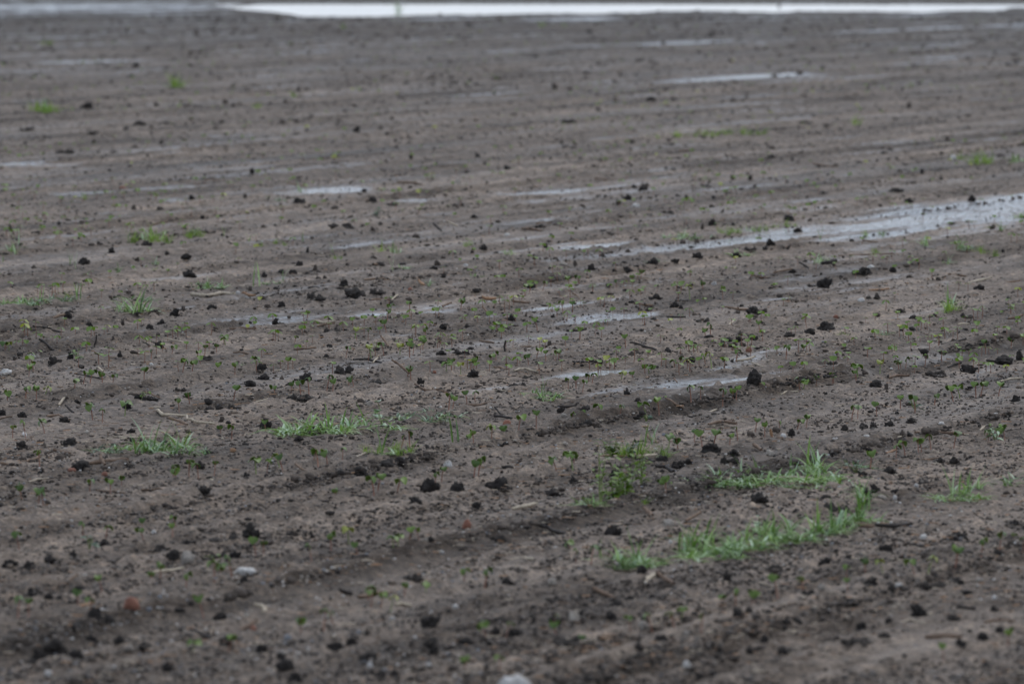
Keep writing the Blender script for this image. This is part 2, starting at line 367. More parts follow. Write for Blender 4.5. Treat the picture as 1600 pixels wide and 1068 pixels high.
CLODS = '''174,398,10,10 228,384,18,8 300,312,10,8 383,308,9,6 53,420,10,7 131,414,18,12 296,433,22,12 291,407,16,8 239,494,20,10 273,495,15,13 253,507,14,10 234,515,12,8 192,507,8,10
109,493,12,8 106,508,12,12 139,505,12,10 331,489,15,8 286,485,9,6 209,327,8,6 231,326,7,7 250,328,14,6 131,354,14,6 16,360,7,12 370,384,8,6 394,271,8,9 214,407,8,6 391,453,9,7 316,341,8,6
467,323,20,10 524,326,14,6 500,330,6,5 534,357,36,9 567,355,9,6 582,360,8,8 595,352,9,6 615,352,6,6 480,397,6,12 468,415,12,9 552,391,12,6 585,407,12,7 593,412,20,6 684,414,11,8 693,404,10,6
655,380,7,6 650,371,14,6 754,393,14,9 775,397,10,5 678,428,14,7 692,433,10,7 597,436,12,7 578,432,7,6 458,427,14,6 478,429,12,5 492,422,8,9 413,432,10,8 439,428,12,7 502,440,15,6 537,446,14,9
557,466,34,17 494,471,30,13 463,470,12,7 590,462,24,9 615,462,7,7 440,479,11,9 418,480,12,5 430,509,10,9 519,522,24,11 415,516,12,4 692,515,12,9 735,517,16,7 799,503,13,11 696,308,8,7 729,271,9,6
792,265,9,7 582,314,14,8 569,300,10,6 615,319,16,6 741,340,14,6 645,357,10,5 1005,295,14,9 981,316,12,10 966,319,11,7 1017,313,12,6 1113,350,12,10 1146,352,9,6 1097,357,6,10 1145,281,10,7
1172,281,10,8 1115,310,7,5 1044,333,18,5 853,388,11,6 982,394,10,6 901,358,7,5 1090,404,16,9 1054,409,14,7 1151,403,13,8 1173,393,18,7 1196,390,10,7 1019,419,17,10 981,420,15,9 924,422,12,11
899,415,7,9 903,425,9,6 848,433,11,8 830,440,15,9 862,440,14,6 919,437,12,5 960,424,10,5 1086,435,10,8 1128,430,6,5 1025,470,20,11 1054,477,14,10 1064,482,11,7 1007,485,20,7 1177,492,22,12
1194,489,10,8 1105,491,10,7 1098,504,20,6 1020,501,12,6 1030,513,18,5 1001,518,12,5 1157,523,9,7 864,496,10,6 978,479,6,6 1233,345,18,9 1265,346,9,6 1420,316,14,7 1519,314,12,10 1400,301,24,6
1247,363,14,7 1311,285,9,6 1441,272,8,9 1301,385,9,5 1205,390,14,10 1331,378,10,5 1239,427,14,8 1288,450,22,16 1347,432,18,12 1358,428,8,10 1395,427,12,8 1420,434,9,5 1321,438,9,5 1273,442,24,6
1364,467,20,9 1218,464,14,6 1531,454,18,9 1551,357,10,8 1428,499,14,7 1460,500,16,10 1407,488,14,7 1292,517,28,14 1266,523,16,11 1233,527,18,7 1511,495,18,8 1506,482,16,6 1592,463,9,5 1467,437,10,5
248,547,14,12 109,562,11,17 85,569,20,14 23,562,9,8 187,557,9,8 209,552,13,5 322,565,16,6 391,604,16,10 281,611,16,7 325,611,12,7 174,619,11,5 235,627,22,7 216,624,14,9 198,640,14,12 119,632,14,7
63,637,16,7 129,639,16,7 4,645,12,10 34,652,14,9 100,660,16,9 33,700,18,11 107,695,24,13 303,661,12,7 346,658,10,8 205,677,14,8 343,642,14,9 367,642,18,7 326,642,14,9 126,741,30,14 325,716,14,7
312,729,14,12 383,745,8,8 317,772,24,14 536,580,28,13 598,583,10,9 586,596,20,8 739,594,18,12 690,555,16,8 722,554,22,9 742,556,7,5 515,542,12,5 510,557,12,5 478,595,18,14 453,600,13,8
409,576,18,11 467,627,36,14 499,625,10,11 440,593,10,7 410,593,18,9 657,602,11,10 655,609,16,6 782,613,18,7 415,670,18,16 467,695,15,7 628,710,10,8 626,727,18,13 604,675,10,6 672,769,30,22
715,775,24,17 777,766,34,20 562,737,20,15 567,748,18,11 511,731,10,7 649,782,20,11 744,797,14,11 678,738,8,6 790,701,20,10 858,541,8,9 1138,542,24,11 1155,534,12,8 1177,535,14,9 1163,541,8,6
1043,554,12,11 1064,559,12,6 1079,567,14,9 986,554,11,6 931,568,20,9 1178,600,21,22 825,589,18,7 811,603,18,7 980,617,11,10 1003,627,18,7 876,645,12,9 912,643,22,12 1123,648,22,7 1111,713,30,14
1147,712,16,10 1035,722,22,12 1060,731,22,12 1075,723,14,9 1025,749,12,7 1140,728,26,12 896,749,14,9 864,775,24,12 961,741,16,10 1187,796,28,16 1237,681,11,13 1357,669,26,12 1390,666,16,8
1424,660,16,8 1320,673,12,10 1449,673,9,7 1409,679,8,9 1372,699,8,8 1588,628,14,11 1464,589,32,9 1513,582,24,12 1568,570,28,14 1593,566,12,15 1352,584,13,6 1301,570,16,7 1267,585,9,8
1369,605,20,11 1385,607,9,9 1493,725,18,12 1470,724,12,8 1516,721,14,9 1392,741,22,12 1349,743,14,7 1367,770,16,13 1455,760,34,11 1291,778,20,11 1309,789,36,16 1354,787,16,12 1400,768,16,8
163,855,20,15 50,932,20,14 75,936,14,9 85,1015,36,24 63,1030,26,22 118,1032,24,12 49,1040,18,11 115,878,14,13 78,888,20,14 46,893,20,12 349,848,46,16 391,840,26,22 292,856,26,14 270,879,20,16
251,860,26,11 381,913,24,12 341,872,24,11 366,874,20,10 148,973,24,22 344,971,22,12 354,998,22,14 143,1007,18,10 223,1005,14,14 186,1020,18,12 261,1049,18,14 15,886,24,12 523,1017,30,14
549,1001,18,12 671,983,30,18 670,1010,22,18 678,1023,16,14 705,1018,16,10 726,1007,24,12 774,996,18,20 799,995,12,14 573,1038,28,17 445,1049,26,16 460,1066,24,16 407,1018,20,14 439,1029,14,10
643,907,32,11 592,1058,20,12 616,1057,14,12 756,974,24,11 673,845,10,10 776,845,26,9 458,823,14,7 488,840,10,8 794,911,20,11 759,916,9,9 958,845,26,18 885,858,18,14 1030,903,16,11 1003,909,18,12
1171,902,10,9 1136,911,14,16 1120,911,10,9 865,942,30,11 899,940,20,9 963,948,22,11 984,946,14,10 912,961,14,9 956,969,16,12 1007,971,12,9 866,975,22,12 836,977,12,9 807,992,18,11 888,1013,60,14
976,1024,24,14 1033,1011,22,12 1154,984,18,14 1136,1029,36,10 1124,1022,10,12 1180,1014,26,12 1195,1010,14,12 1092,1054,16,10 1161,961,26,9 860,1038,18,9 998,1017,16,12 1384,862,24,12
1428,857,16,9 1492,844,22,14 1586,820,14,9 1290,883,20,13 1288,899,26,7 1211,892,26,11 1362,908,20,13 1404,930,28,12 1458,919,40,13 1497,909,18,10 1436,963,26,20 1345,985,20,14 1389,978,12,9
1293,999,18,8 1330,948,22,11 1264,953,22,10 1294,961,22,9 1220,972,28,12 1350,1004,20,10 1383,1001,20,9 1340,1008,46,12 1536,1000,18,12 1562,988,14,10 1554,954,12,9 1230,1022,26,12 1488,968,22,9
1502,1016,16,11 212,106,12,9 135,170,20,10 172,172,10,5 245,166,10,6 300,170,30,6 352,163,10,9 365,167,9,6 45,206,26,7 70,217,10,7 217,196,20,8 172,201,12,6 260,196,26,5 345,192,10,5 442,192,12,6
462,191,12,5 490,187,22,4 557,206,11,10 595,203,8,7 604,210,7,5 230,247,8,7 252,224,9,6 100,239,30,6 445,161,12,6 590,161,20,5 612,186,10,4 620,231,9,5 642,248,9,7 747,246,9,6 345,263,9,6
522,257,22,4 305,84,20,5 560,91,12,5 665,178,16,5 795,266,12,6 887,191,20,7 890,230,24,6 987,224,16,6 1207,233,12,6 1135,248,9,9 1045,221,9,5 975,264,18,5 1205,247,16,5 1305,236,18,5 1390,235,9,5
1420,168,8,8 1017,157,16,8 1052,158,12,7 1125,133,16,5 1210,120,14,5 1250,116,12,5 867,138,10,8 891,142,10,6 907,250,9,5 1565,246,16,5 1577,261,12,5 917,115,12,4 920,51,14,5 1218,13,6,6 1550,95,10,5'''
clods = [tuple(map(float, t.split(','))) for t in CLODS.split()]
# ------------------------------------------------------------------ twigs, stalks (x,y points; thickness px; material)
TWIGS = '''straw 2.2 253,531 280,533 303,536|bark 2 223,538 235,544|twig 2.4 147,554 160,556 172,555|bark 1.6 114,586 140,589 162,591|straw 2.5 152,573 162,581|twig 2 223,617 240,620 260,624|straw 4 244,645 256,649 293,647
straw 3.6 290,655 293,667 308,674 325,671 336,668|twig 3.5 263,659 277,666 294,679|twig 3 73,654 90,652 111,656|bark 2.5 101,641 109,645 116,650|straw 3 177,683 210,684 248,682|twig 4.5 134,722 160,723 202,726|twig 3.5 83,710 111,710
twig 3 0,726 14,727 30,729|twig 3 43,722 55,720 61,717|twig 2.6 222,768 245,764 268,765|twig 2.2 149,766 175,768 197,768|twig 2.5 97,770 110,771 126,773|straw 3 325,750 336,756|twig 3 152,780 175,784 202,786|straw 2.2 45,761 58,755 81,752
bark 2 313,563 331,561|twig 2.2 364,553 389,555|straw 3 93,634 100,627|twig 2.5 0,659 10,656 18,656|twig 2.5 458,545 475,546 494,548|twig 2.6 595,532 601,537 607,545|bark 3 552,568 575,565 597,569|straw 2.2 583,572 590,562
twig 3.2 612,575 622,578 630,585 640,594|twig 3 648,606 665,610 680,608 700,609|bark 2.6 488,597 505,596 521,599|bark 3 461,600 471,598|twig 3.2 720,635 745,636 758,633 774,634|bark 3.2 772,653 786,654 800,657|bark 2.4 773,643 784,649
bark 4 563,754 585,751 610,749|bark 2.5 542,779 555,780 572,783|twig 3 461,732 470,736 481,739|straw 2.2 400,630 428,624|bark 2.6 468,788 514,790|bark 2 717,531 741,531|twig 2.5 749,535 772,536|bark 2.6 789,559 788,549 790,540
twig 2.2 772,577 794,582|straw 2.5 557,718 572,711|bark 2 607,648 622,646|straw 2.6 803,579 820,576 840,577|bark 2.6 895,568 908,567 921,568|straw 3 1149,570 1162,568 1174,564 1180,560|straw 1.8 1174,564 1192,569|bark 2.8 985,541 1000,542 1025,546
straw 3 1060,635 1080,636 1100,637 1121,633|twig 2.8 1040,644 1055,646 1068,645|twig 2 1053,594 1058,601|twig 3.8 1106,671 1120,665 1132,663 1151,665|twig 4 1011,687 1018,692 1028,695|straw 3.8 992,718 1008,716 1027,712
straw 4.5 800,797 820,795 840,791|twig 2 813,544 830,543|bark 2.6 871,639 886,639 901,637|twig 4 1178,698 1189,704|straw 3.8 1208,743 1225,745 1245,747 1262,751 1283,756|twig 3.4 1385,592 1400,589 1422,589|bark 2.6 1480,584 1503,578
twig 4 1428,681 1460,678 1490,677 1530,679|straw 3 1529,672 1540,669 1551,670|bark 2.2 1311,549 1331,549|bark 2.5 1470,549 1490,549 1511,547|bark 2.5 1541,568 1562,567|straw 2.6 1561,599 1580,594 1600,593|twig 2.2 1440,718 1468,719
bark 2.4 1424,548 1426,554 1428,558|straw 3 1218,611 1230,609 1248,609|orange 3.6 1384,704 1392,702 1400,699|orange 4 1204,674 1206,686|straw 3 1511,442 1530,441 1551,438|straw 2.4 1513,444 1540,439|twig 3 1567,443 1594,442
twig 2.4 1481,434 1510,434|twig 2 1349,378 1372,380|bark 5 1283,413 1295,413 1307,412|bark 2.5 1249,417 1263,423|twig 2.2 1309,401 1350,399 1400,398|twig 3 1573,499 1585,499 1600,495|straw 2.8 1496,509 1515,508|orange 2.2 1357,453 1375,452 1390,451
twig 2.4 1208,432 1225,427 1238,423|twig 2.5 838,348 861,349|twig 3 815,362 830,361 847,364|bark 3.4 886,516 900,517 916,515|straw 2.8 1068,442 1093,441|twig 2.8 800,471 815,471 828,471|bark 2.5 1131,433 1162,433|twig 2.5 1174,434 1200,435
twig 3 992,475 1005,477 1020,476|twig 2.8 1131,480 1155,482 1177,481|bark 2.4 1033,495 1050,496 1071,497|twig 2 894,463 900,464 905,470|straw 2.2 1138,509 1150,505|straw 2.8 491,504 505,507 524,506|twig 2.6 496,515 510,511 522,508
orange 4 753,467 764,468 774,467|orange 3.4 654,446 663,451|straw 2 612,479 622,472|twig 2.6 691,485 698,482 705,479|bark 2.6 677,356 683,361 690,369|twig 3 572,470 590,469 611,470|twig 2.6 569,441 585,440 602,441|twig 2.4 754,485 764,498
straw 5 298,462 320,465 345,462 367,464|orange 3.4 379,462 390,466 400,467|twig 3 83,499 92,496 101,494|twig 2.8 359,510 380,511 400,511|bark 2.4 51,519 75,519 101,520|straw 4 216,898 245,895 286,893|twig 3.4 90,920 104,916 120,908
orange 4.4 98,955 120,953 145,948|twig 3 125,854 150,854|bark 4.6 296,988 312,990 331,993|twig 4.4 376,986 388,983 400,978|straw 5 397,959 408,960 415,965 412,972|twig 5 560,932 580,931 592,926 598,929 613,931|bark 5 530,930 550,929
twig 3.4 505,952 520,951 538,949|twig 3.2 565,973 585,971 599,969|bark 3.4 550,887 562,885 575,885|straw 4 618,948 630,946 643,949|bark 3.4 472,1023 500,1027 533,1031|twig 5 927,929 940,932 959,938|straw 6.5 1006,920 1013,913 1024,908
twig 5.5 1026,908 1038,913 1052,921|twig 4 1071,823 1084,815 1096,807|twig 5 1006,807 1018,816|bark 4 830,822 848,823 862,828 880,834 900,832|straw 4.5 800,873 820,874 833,877|twig 5 1335,822 1350,824 1365,823|bark 5 1367,824 1395,824 1425,820
twig 6 1447,993 1475,994 1501,994|straw 4 1406,974 1425,971 1446,975|bark 4 1496,950 1524,951|twig 4 1537,973 1555,971 1584,975|bark 2.4 147,548 150,540 151,530|straw 2 210,553 228,552|twig 4 165,735 158,726 156,718|bark 3 60,545 90,547
straw 2 700,350 716,360|twig 2.6 660,290 640,287 620,288|twig 1.8 230,352 262,350|bark 3 1000,726 1010,718 1022,730|bark 5 1025,739 1040,736 1052,748|twig 2 450,290 480,291|twig 2 1060,238 1085,236|straw 1.8 1460,228 1490,227|twig 2 1270,260 1310,262
straw 1.6 705,198 722,197|twig 2 930,275 960,276|twig 2 320,278 345,279'''
# ------------------------------------------------------------------ stones and pale pieces: x, y, w, h, material, flatness
STONES = [(802,1106,62,40,'white'),(205,968,27,17,'red'),(10,587,20,8,'white'),(48,558,14,8,'white'),(58,557,9,8,'cream'),(236,571,9,4,'white'),(293,882,26,17,'cream'),(383,904,36,10,'white'),
 (161,971,10,7,'white'),(269,945,11,7,'white'),(75,1052,14,9,'white'),(202,1019,17,11,'cream'),(578,1048,11,8,'white'),(670,1041,9,7,'white'),(233,948,9,6,'grey'),(250,953,8,5,'grey'),
 (897,971,18,15,'cream'),(1005,987,18,12,'cream'),(1073,1043,15,10,'white'),(1073,1009,12,8,'cream'),(863,912,14,9,'cream'),(868,860,10,6,'white'),(1044,823,18,11,'cream'),(1048,849,6,5,'white'),
 (699,733,15,9,'white'),(426,724,8,5,'white'),(509,629,14,6,'cream'),(577,634,12,7,'cream'),(490,655,8,6,'white'),(450,713,12,4,'white'),(792,664,14,7,'red'),(729,818,15,13,'red'),(470,652,8,4,'cream'),
 (1224,683,10,6,'white'),(1248,716,14,6,'white'),(1556,641,10,6,'white'),(1432,758,8,5,'white'),(1379,780,15,7,'cream'),(1398,779,7,6,'white'),(1354,685,12,4,'white'),(1471,671,10,4,'white'),
 (1393,578,5,3,'white'),(1461,535,8,4,'cream'),(1346,472,12,6,'white'),(1361,423,13,6,'white'),(1306,493,9,5,'red'),(1404,919,13,8,'white'),(1530,907,12,7,'cream'),(1554,936,8,6,'white'),
 (1284,929,14,8,'cream'),(1342,309,10,5,'cream'),(715,288,12,8,'cream'),(727,416,9,4,'white'),(793,368,12,4,'white'),(993,324,15,6,'white'),(880,418,14,5,'cream'),(1116,447,9,5,'white'),
 (191,293,12,5,'red'),(679,584,6,4,'red'),(180,467,8,4,'cream'),(372,461,9,6,'white'),(1490,254,10,8,'white'),(641,455,8,5,'red'),(1170,549,10,7,'red'),(1044,566,7,6,'cream'),(882,652,10,6,'cream'),
 (38,682,9,6,'white'),(136,680,8,5,'cream'),(112,741,14,5,'red'),(163,748,11,6,'red'),(364,714,11,6,'orange'),(1204,712,14,9,'cream'),(1015,646,7,3,'white'),(1038,683,8,4,'grey'),(883,692,9,5,'cream'),
 (1500,845,9,6,'grey'),(1443,841,12,7,'white'),(940,1018,7,5,'grey'),(385,963,10,6,'cream'),(508,968,8,5,'white'),(560,997,8,6,'grey'),(450,1000,14,8,'grey'),(613,968,10,5,'white'),(712,950,11,6,'white'),
 (690,862,9,6,'white'),(664,864,14,5,'cream'),(155,1000,8,5,'cream'),(240,835,8,5,'white'),(30,835,10,6,'cream'),(160,812,8,5,'grey'),(395,985,11,8,'red'),(1323,1032,7,5,'cream'),(1457,1056,9,6,'cream')]

def rgb_adj(h): return 'large' if h >= 15 else ('medium' if h >= 9 else 'small')
POOL = []          # (object, px, py, category, adjective + noun, shared text, group)
def unit(px, py): return 1/px_per_m(py)
def place_clods():
    order = sorted(range(len(clods)), key=lambda i: -clods[i][2]*clods[i][3])
    keep = set(order[:285]); rest = []
    for i, (px, py, wd, ht) in enumerate(clods):
        if i not in keep: rest.append((px, py, wd, ht)); continue
        x, y, z = put(px, py); s = unit(px, py)
        wide = wd/ht >= 2.15
        me = random.choice(STRINGS if wide else (LUMPS if wd*ht > 70 else LUMPS_S))
        o = link('soil_clod', me, loc=(x, y + .4*wd*s*.8, z))
        W = wd*s*1.16; o.scale = (W, W*random.uniform(.7, 1.0), ht*s*1.06)
        o.rotation_euler = (0, 0, random.uniform(-.35, .35) + (math.pi if random.random() < .5 else 0))
        o.location.z = float(ground_z(np.array([x]), np.array([o.location.y]))[0])
        size = 'large' if wd*ht*s*s > .0017 else ('medium' if wd*ht*s*s > .0006 else 'small')
        POOL.append((o, px, py-ht/2, 'clod', f"{size} {'crumbling ' if wide else ''}dark soil {'clod' if not wide else 'clod'}", 'dark soil clod lying on bare soil', 'soil clods scattered over the field'))
    return rest
rest = place_clods()

def scatter(name, px, py, sx, sy, sz, protos, mats, kind='stuff', label=None, cat=None, sink=0., group=None, yaw=None, mi=None, sub=0.):
    """many small real pieces joined in one mesh"""
    x, y, z = put_many(np.asarray(px, float), np.asarray(py, float)); n = len(x); V = []; F = []; MI = []; off = 0
    which = RNG.integers(0, len(protos), n); yaw = RNG.uniform(0, 6.283, n) if yaw is None else yaw
    for k, (pv, pf) in enumerate(protos):
        q = np.where(which == k)[0]
        if not len(q): continue
        c, s = np.cos(yaw[q])[:, None], np.sin(yaw[q])[:, None]
        a = pv[None, :, 0]*sx[q, None]; b = pv[None, :, 1]*sy[q, None]; h = pv[None, :, 2]*sz[q, None]
        W = np.stack([a*c-b*s+x[q, None], a*s+b*c+y[q, None], h+z[q, None]-sink*sz[q, None]], -1)
        V.append(W.reshape(-1, 3)); F.append((pf[None]+(np.arange(len(q))*len(pv))[:, None, None]+off).reshape(-1, pf.shape[1])); off += len(q)*len(pv)
        MI.append(np.repeat(RNG.integers(0, len(mats), len(q)), len(pf)))
    return link(name, mesh_np(name, np.vstack(V), np.vstack(F), mats, np.concatenate(MI)), kind=kind, label=label, cat=cat, group=group)
LP = [lump(500+i, 0, .7) for i in range(8)]; LP1 = [lump(520+i, 1, .7) for i in range(8)]
# small clods past the individually built ones
r_ = np.array(rest); s_ = CAM_H/(r_[:, 1]-HORIZON)
nx = 1500; fx_ = RNG.uniform(-150, 1750, nx*4); fy_ = 28+RNG.uniform(0, 1, nx*4)**1.5*560; gX, gY = at0(fx_, fy_); gu, gv = uv(gX, gY)
kk = RNG.uniform(0, 1, nx*4) < np.clip((fbm2(gu/4.0, gv/.9, 3, 88)-.47)*6, .04, 1); fx_, fy_ = fx_[kk][:nx], fy_[kk][:nx]; nx = len(fx_)
ex = np.concatenate([r_[:, 0], fx_]); ey = np.concatenate([r_[:, 1], fy_])
es = CAM_H/(ey-HORIZON); ew = np.concatenate([r_[:, 2], 3+RNG.exponential(3.2, nx)])*es; eh = np.concatenate([r_[:, 3], RNG.uniform(1.8, 4.2, nx)])*es
scatter('small_soil_clods', ex, ey, ew, ew*.8, eh, LP1, [M['clod'], M['clod_brown'], M['clod_brown']], label='countless small dark clods spread between the larger ones', cat='clods')
def rnd_field(n, seed, gain=1.0, y0=14, y1=1085, thr=.5, pw=1.0):
    px = RNG.uniform(-180, 1780, n*3); py = y0+(y1-y0)*RNG.uniform(0, 1, n*3)**pw
    X, Y = at0(px, py); u, v = uv(X, Y)
    d = fbm2(u/1.5, v/.35, 3, seed); b = basin(X, Y); wv = wetness(X, Y)
    k = (RNG.uniform(0, 1, n*3) < np.clip((d-thr)*4*gain+.35, .05, 1)*(1-.75*np.clip(wv*2, 0, 1))) & (b < .3)
    return px[k][:n], py[k][:n]
px, py = rnd_field(22000, 81, 1.5, 14, 1085, .5, 1.25)
s = CAM_H/(py-HORIZON); dist = 1/s
sz = np.clip(.0035+RNG.exponential(.0042, len(px)), 0, .022)*np.clip((py-HORIZON)/520,   .4, 1)**-1.25
scatter('soil_crumbs', px, py, sz*RNG.uniform(.9, 1.9, len(px)), sz, sz*RNG.uniform(.25, .62, len(px)), LP, [M['clod'], M['clod_brown'], M['clod_brown'], M['soil']], label='loose dark soil crumbs strewn over the field', cat='crumbs')
def octa(seed):
    rs = np.random.default_rng(seed); v = np.array([(1,0,.3),(0,1,.3),(-1,0,.3),(0,-1,.3),(0,0,1),(.7,.7,.2)], float)*.5+rs.uniform(-.16, .16, (6, 3)); v[:, 2] = np.maximum(v[:, 2], .0)*1.6
    v = np.vstack([v[[0, 5, 1, 2, 3, 4]], v[[0, 5, 1, 2, 3]]*[1.1, 1.1, 0]-[0, 0, .25]])
    return v, np.array([(0,1,5),(1,2,5),(2,3,5),(3,4,5),(4,0,5),(0,6,7),(0,7,1),(1,7,8),(1,8,2),(3,9,10),(3,10,4),(4,10,6),(4,6,0)])
px, py = rnd_field(76000, 83, .8, 14, 1085, .42)
sz = RNG.uniform(.004, .010, len(px))*np.clip((py-HORIZON)/520, .6, 1)**-1.0
scatter('fine_crumbs', px, py, sz*RNG.uniform(.9, 2.0, len(px)), sz, sz*RNG.uniform(.4, 1.0, len(px)), [octa(i) for i in range(8)], [M['clod_brown'], M['crust'], M['crust'], M['clod'], M['clod_brown']], label='fine soil grains covering the field surface', cat='crumbs')
# crumbs broken off the furrow lips
def lip_crumbs(n):
    fx = []; fy = []
    ws = np.array([a for _, a in FURROWS[:20]])**3; ws /= ws.sum(); pick = RNG.choice(20, n*3, p=ws)
    v = np.array([FURROWS[i][0] for i in pick]); u = RNG.uniform(8, 45, n*3); v2 = v-.03*(fbm2(u/1.3, v*0+3, 2, 20)-.5)+RNG.normal(-.008, .03, n*3)
    k = RNG.uniform(0, 1, n*3) < noise2(u/.45, v, 33)*1.5-.25; u, v2 = u[k], v2[k]
    return pix(u*SR+v2*CR, u*CR-v2*SR)
px, py = lip_crumbs(7000); k = (px > -150) & (px < 1750) & (py < 1090); px, py = px[k], py[k]
sz = np.clip(.004+RNG.exponential(.0058, len(px)), 0, .028)
scatter('lip_crumbs', px, py, sz*RNG.uniform(1, 2, len(px)), sz, sz*RNG.uniform(.4, .9, len(px)), LP, [M['clod'], M['clod_brown'], M['clod_brown']], label='dark crumbs broken off along the furrow edges', cat='crumbs', yaw=RNG.normal(.4, .5, len(px)))
# pale chaff and grit
bx = (np.array([(-.5,-.5,0),(.5,-.5,.1),(.5,.5,0),(-.5,.5,.05),(-.4,-.4,.8),(.45,-.3,1),(.5,.4,.8),(-.45,.4,1)]), np.array([(0,1,5,4),(1,2,6,5),(2,3,7,6),(3,0,4,7),(4,5,6,7)]))
px, py = rnd_field(9500, 91, 1.2, 180, 1080, .5, .85); n = len(px)
ln = RNG.uniform(.006, .034, n)*np.clip(RNG.uniform(.5, 1.3, n), 0, 1.2)
scatter('straw_chaff', px, py, ln, RNG.uniform(.0018, .0042, n), RNG.uniform(.0015, .0038, n), [bx], [M['straw'], M['twig'], M['twig'], M['bark'], M['orange']], label='short broken bits of straw and rotted stalk strewn on the soil', cat='chaff', sink=-.6, yaw=RNG.normal(0, .7, n))
px, py = rnd_field(4600, 95, 1.2, 250, 1080, .5, .8); n = len(px)
g = RNG.uniform(.003, .0095, n)
scatter('pale_grit', px, py, g*1.3, g, g*.6, LP, [M['cream'], M['white'], M['grey'], M['cream']], label='tiny pale grit and stones strewn on the soil', cat='grit')

def tube(pts, rad, sides=6, seed=0):
    pts = np.array(pts, float); rs = np.random.default_rng(seed); V = []; F = []
    n = len(pts); tan = np.gradient(pts, axis=0); tan /= np.linalg.norm(tan, axis=1)[:, None]+1e-9
    for i in range(n):
        t = tan[i]; a = np.cross(t, [0, 0, 1.]) if abs(t[2]) < .9 else np.cross(t, [1., 0, 0]); a /= np.linalg.norm(a); b = np.cross(t, a)
        rr = rad[i] if hasattr(rad, '__len__') else rad
        for k in range(sides):
            q = 2*math.pi*k/sides; V.append(pts[i]+rr*rs.uniform(.85, 1.15)*(a*math.cos(q)+b*math.sin(q)))
    for i in range(n-1):
        for k in range(sides):
            F.append((i*sides+k, i*sides+(k+1) % sides, (i+1)*sides+(k+1) % sides, (i+1)*sides+k))
    V += [pts[0]-tan[0]*(rad[0] if hasattr(rad, '__len__') else rad)*.4, pts[-1]+tan[-1]*(rad[-1] if hasattr(rad, '__len__') else rad)*.4]
    for k in range(sides):
        F.append((n*sides, k, (k+1) % sides, n*sides)); F.append((n*sides+1, (n-1)*sides+(k+1) % sides, (n-1)*sides+k, n*sides+1))
    return V, F
def mesh_py(name, V, F, mats, smooth=True):
    me = bpy.data.meshes.new(name); F = [tuple(dict.fromkeys(f)) for f in F]
    me.from_pydata([tuple(map(float, v)) for v in V], [], F)
    for m in mats: me.materials.append(m)
    me.polygons.foreach_set('use_smooth', [smooth]*len(F)); me.update(); return me
NOUN = {'straw': 'pale straw stalk', 'twig': 'brown dead stalk', 'bark': 'thin dark twig', 'orange': 'orange brown piece of stalk'}
def place_twigs():
    k = 0
    for line in TWIGS.replace('\n', '|').split('|'):
        t = line.split(); mk, th = t[0], float(t[1]); P = [tuple(map(float, q.split(','))) for q in t[2:]]
        mx_, my_ = sum(p[0] for p in P)/len(P), sum(p[1] for p in P)/len(P)
        s = unit(mx_, my_); base = put(mx_, my_)
        # lay the piece on the soil: across the view it is drawn as seen, along the view it is foreshortened, so limit its depth
        W = []
        for (a, b) in P:
            up = (my_-b)*s; W.append(((a-mx_)*s, up))
        up_span = max(w_[1] for w_ in W)-min(w_[1] for w_ in W); length = math.hypot(W[-1][0]-W[0][0], W[-1][1]-W[0][1])
        upright = abs(W[-1][0]-W[0][0]) < .5*abs(W[-1][1]-W[0][1])
        pts = []
        m = max(6, len(P)*3)
        tt = np.linspace(0, len(P)-1, m)
        wx = np.interp(tt, range(len(P)), [w_[0] for w_ in W]); wu = np.interp(tt, range(len(P)), [w_[1] for w_ in W])
        rs = np.random.default_rng(900+k)
        wig = np.cumsum(rs.normal(0, .0016, m))*length*6; wig -= wig.mean()
        dep = 1/math.sin(math.atan((my_-HORIZON)/FPX)+1e-9)     # depth needed per metre of rise if it lay flat
        for i in range(m):
            if upright: X = base[0]+wx[i]; Y = base[1]; Z = base[2]+wu[i]-min(wu)-.004
            else:
                lay = wu[i]*dep if up_span*dep < .6*length+.06 else wu[i]*(.45*length+.05)/max(up_span, 1e-4)
                X = base[0]+wx[i]; Y = base[1]+lay+wig[i]*3
                Z = float(ground_z(np.array([X]), np.array([Y]))[0]) + th*s*.6
                if up_span*dep >= .6*length+.06: Z += (wu[i]-min(wu))*.75
            pts.append((X-base[0], Y-base[1], Z-base[2]+(wig[i]*.4 if not upright else 0)))
        P3 = np.array(pts)
        if not upright:                                    # stiff: follow the soil only loosely, resting on its high spots
            z0 = P3[:, 2]; fit = np.polyval(np.polyfit(np.linspace(0, 1, m), z0, 1), np.linspace(0, 1, m)); P3[:, 2] = np.maximum(fit*.7+z0*.3, fit+(z0-fit)*.35)
        rad = th*s*.62*np.clip(.75+.35*np.sin(np.linspace(.5, 2.8, m)), .5, 1.1)*rs.uniform(.8, 1.2, m)
        V, F = tube(P3, list(rad), 6, k)
        if length > .11 and mk in ('twig', 'bark') and k % 2:  # a broken side shoot
            j = m//2; d = np.array([rs.uniform(-.02, .02), rs.uniform(-.02, .02), .012]); V2, F2 = tube([P3[j], P3[j]+d*.6, P3[j]+d], [rad[j]*.6, rad[j]*.5, rad[j]*.35], 5, k)
            F += [tuple(i+len(V) for i in f) for f in F2]; V += V2
        o = link('dead_stalk' if mk != 'bark' else 'dark_twig', mesh_py('stalk', V, F, [M[mk]]), loc=base)
        adj = 'long' if length > .13 else ('short' if length < .06 else 'broken')
        POOL.append((o, mx_, my_, 'stalk', f"{adj} {NOUN[mk]}", 'dead stalk lying on the soil', 'dead stalks and twigs lying on the soil'))
        k += 1
place_twigs()
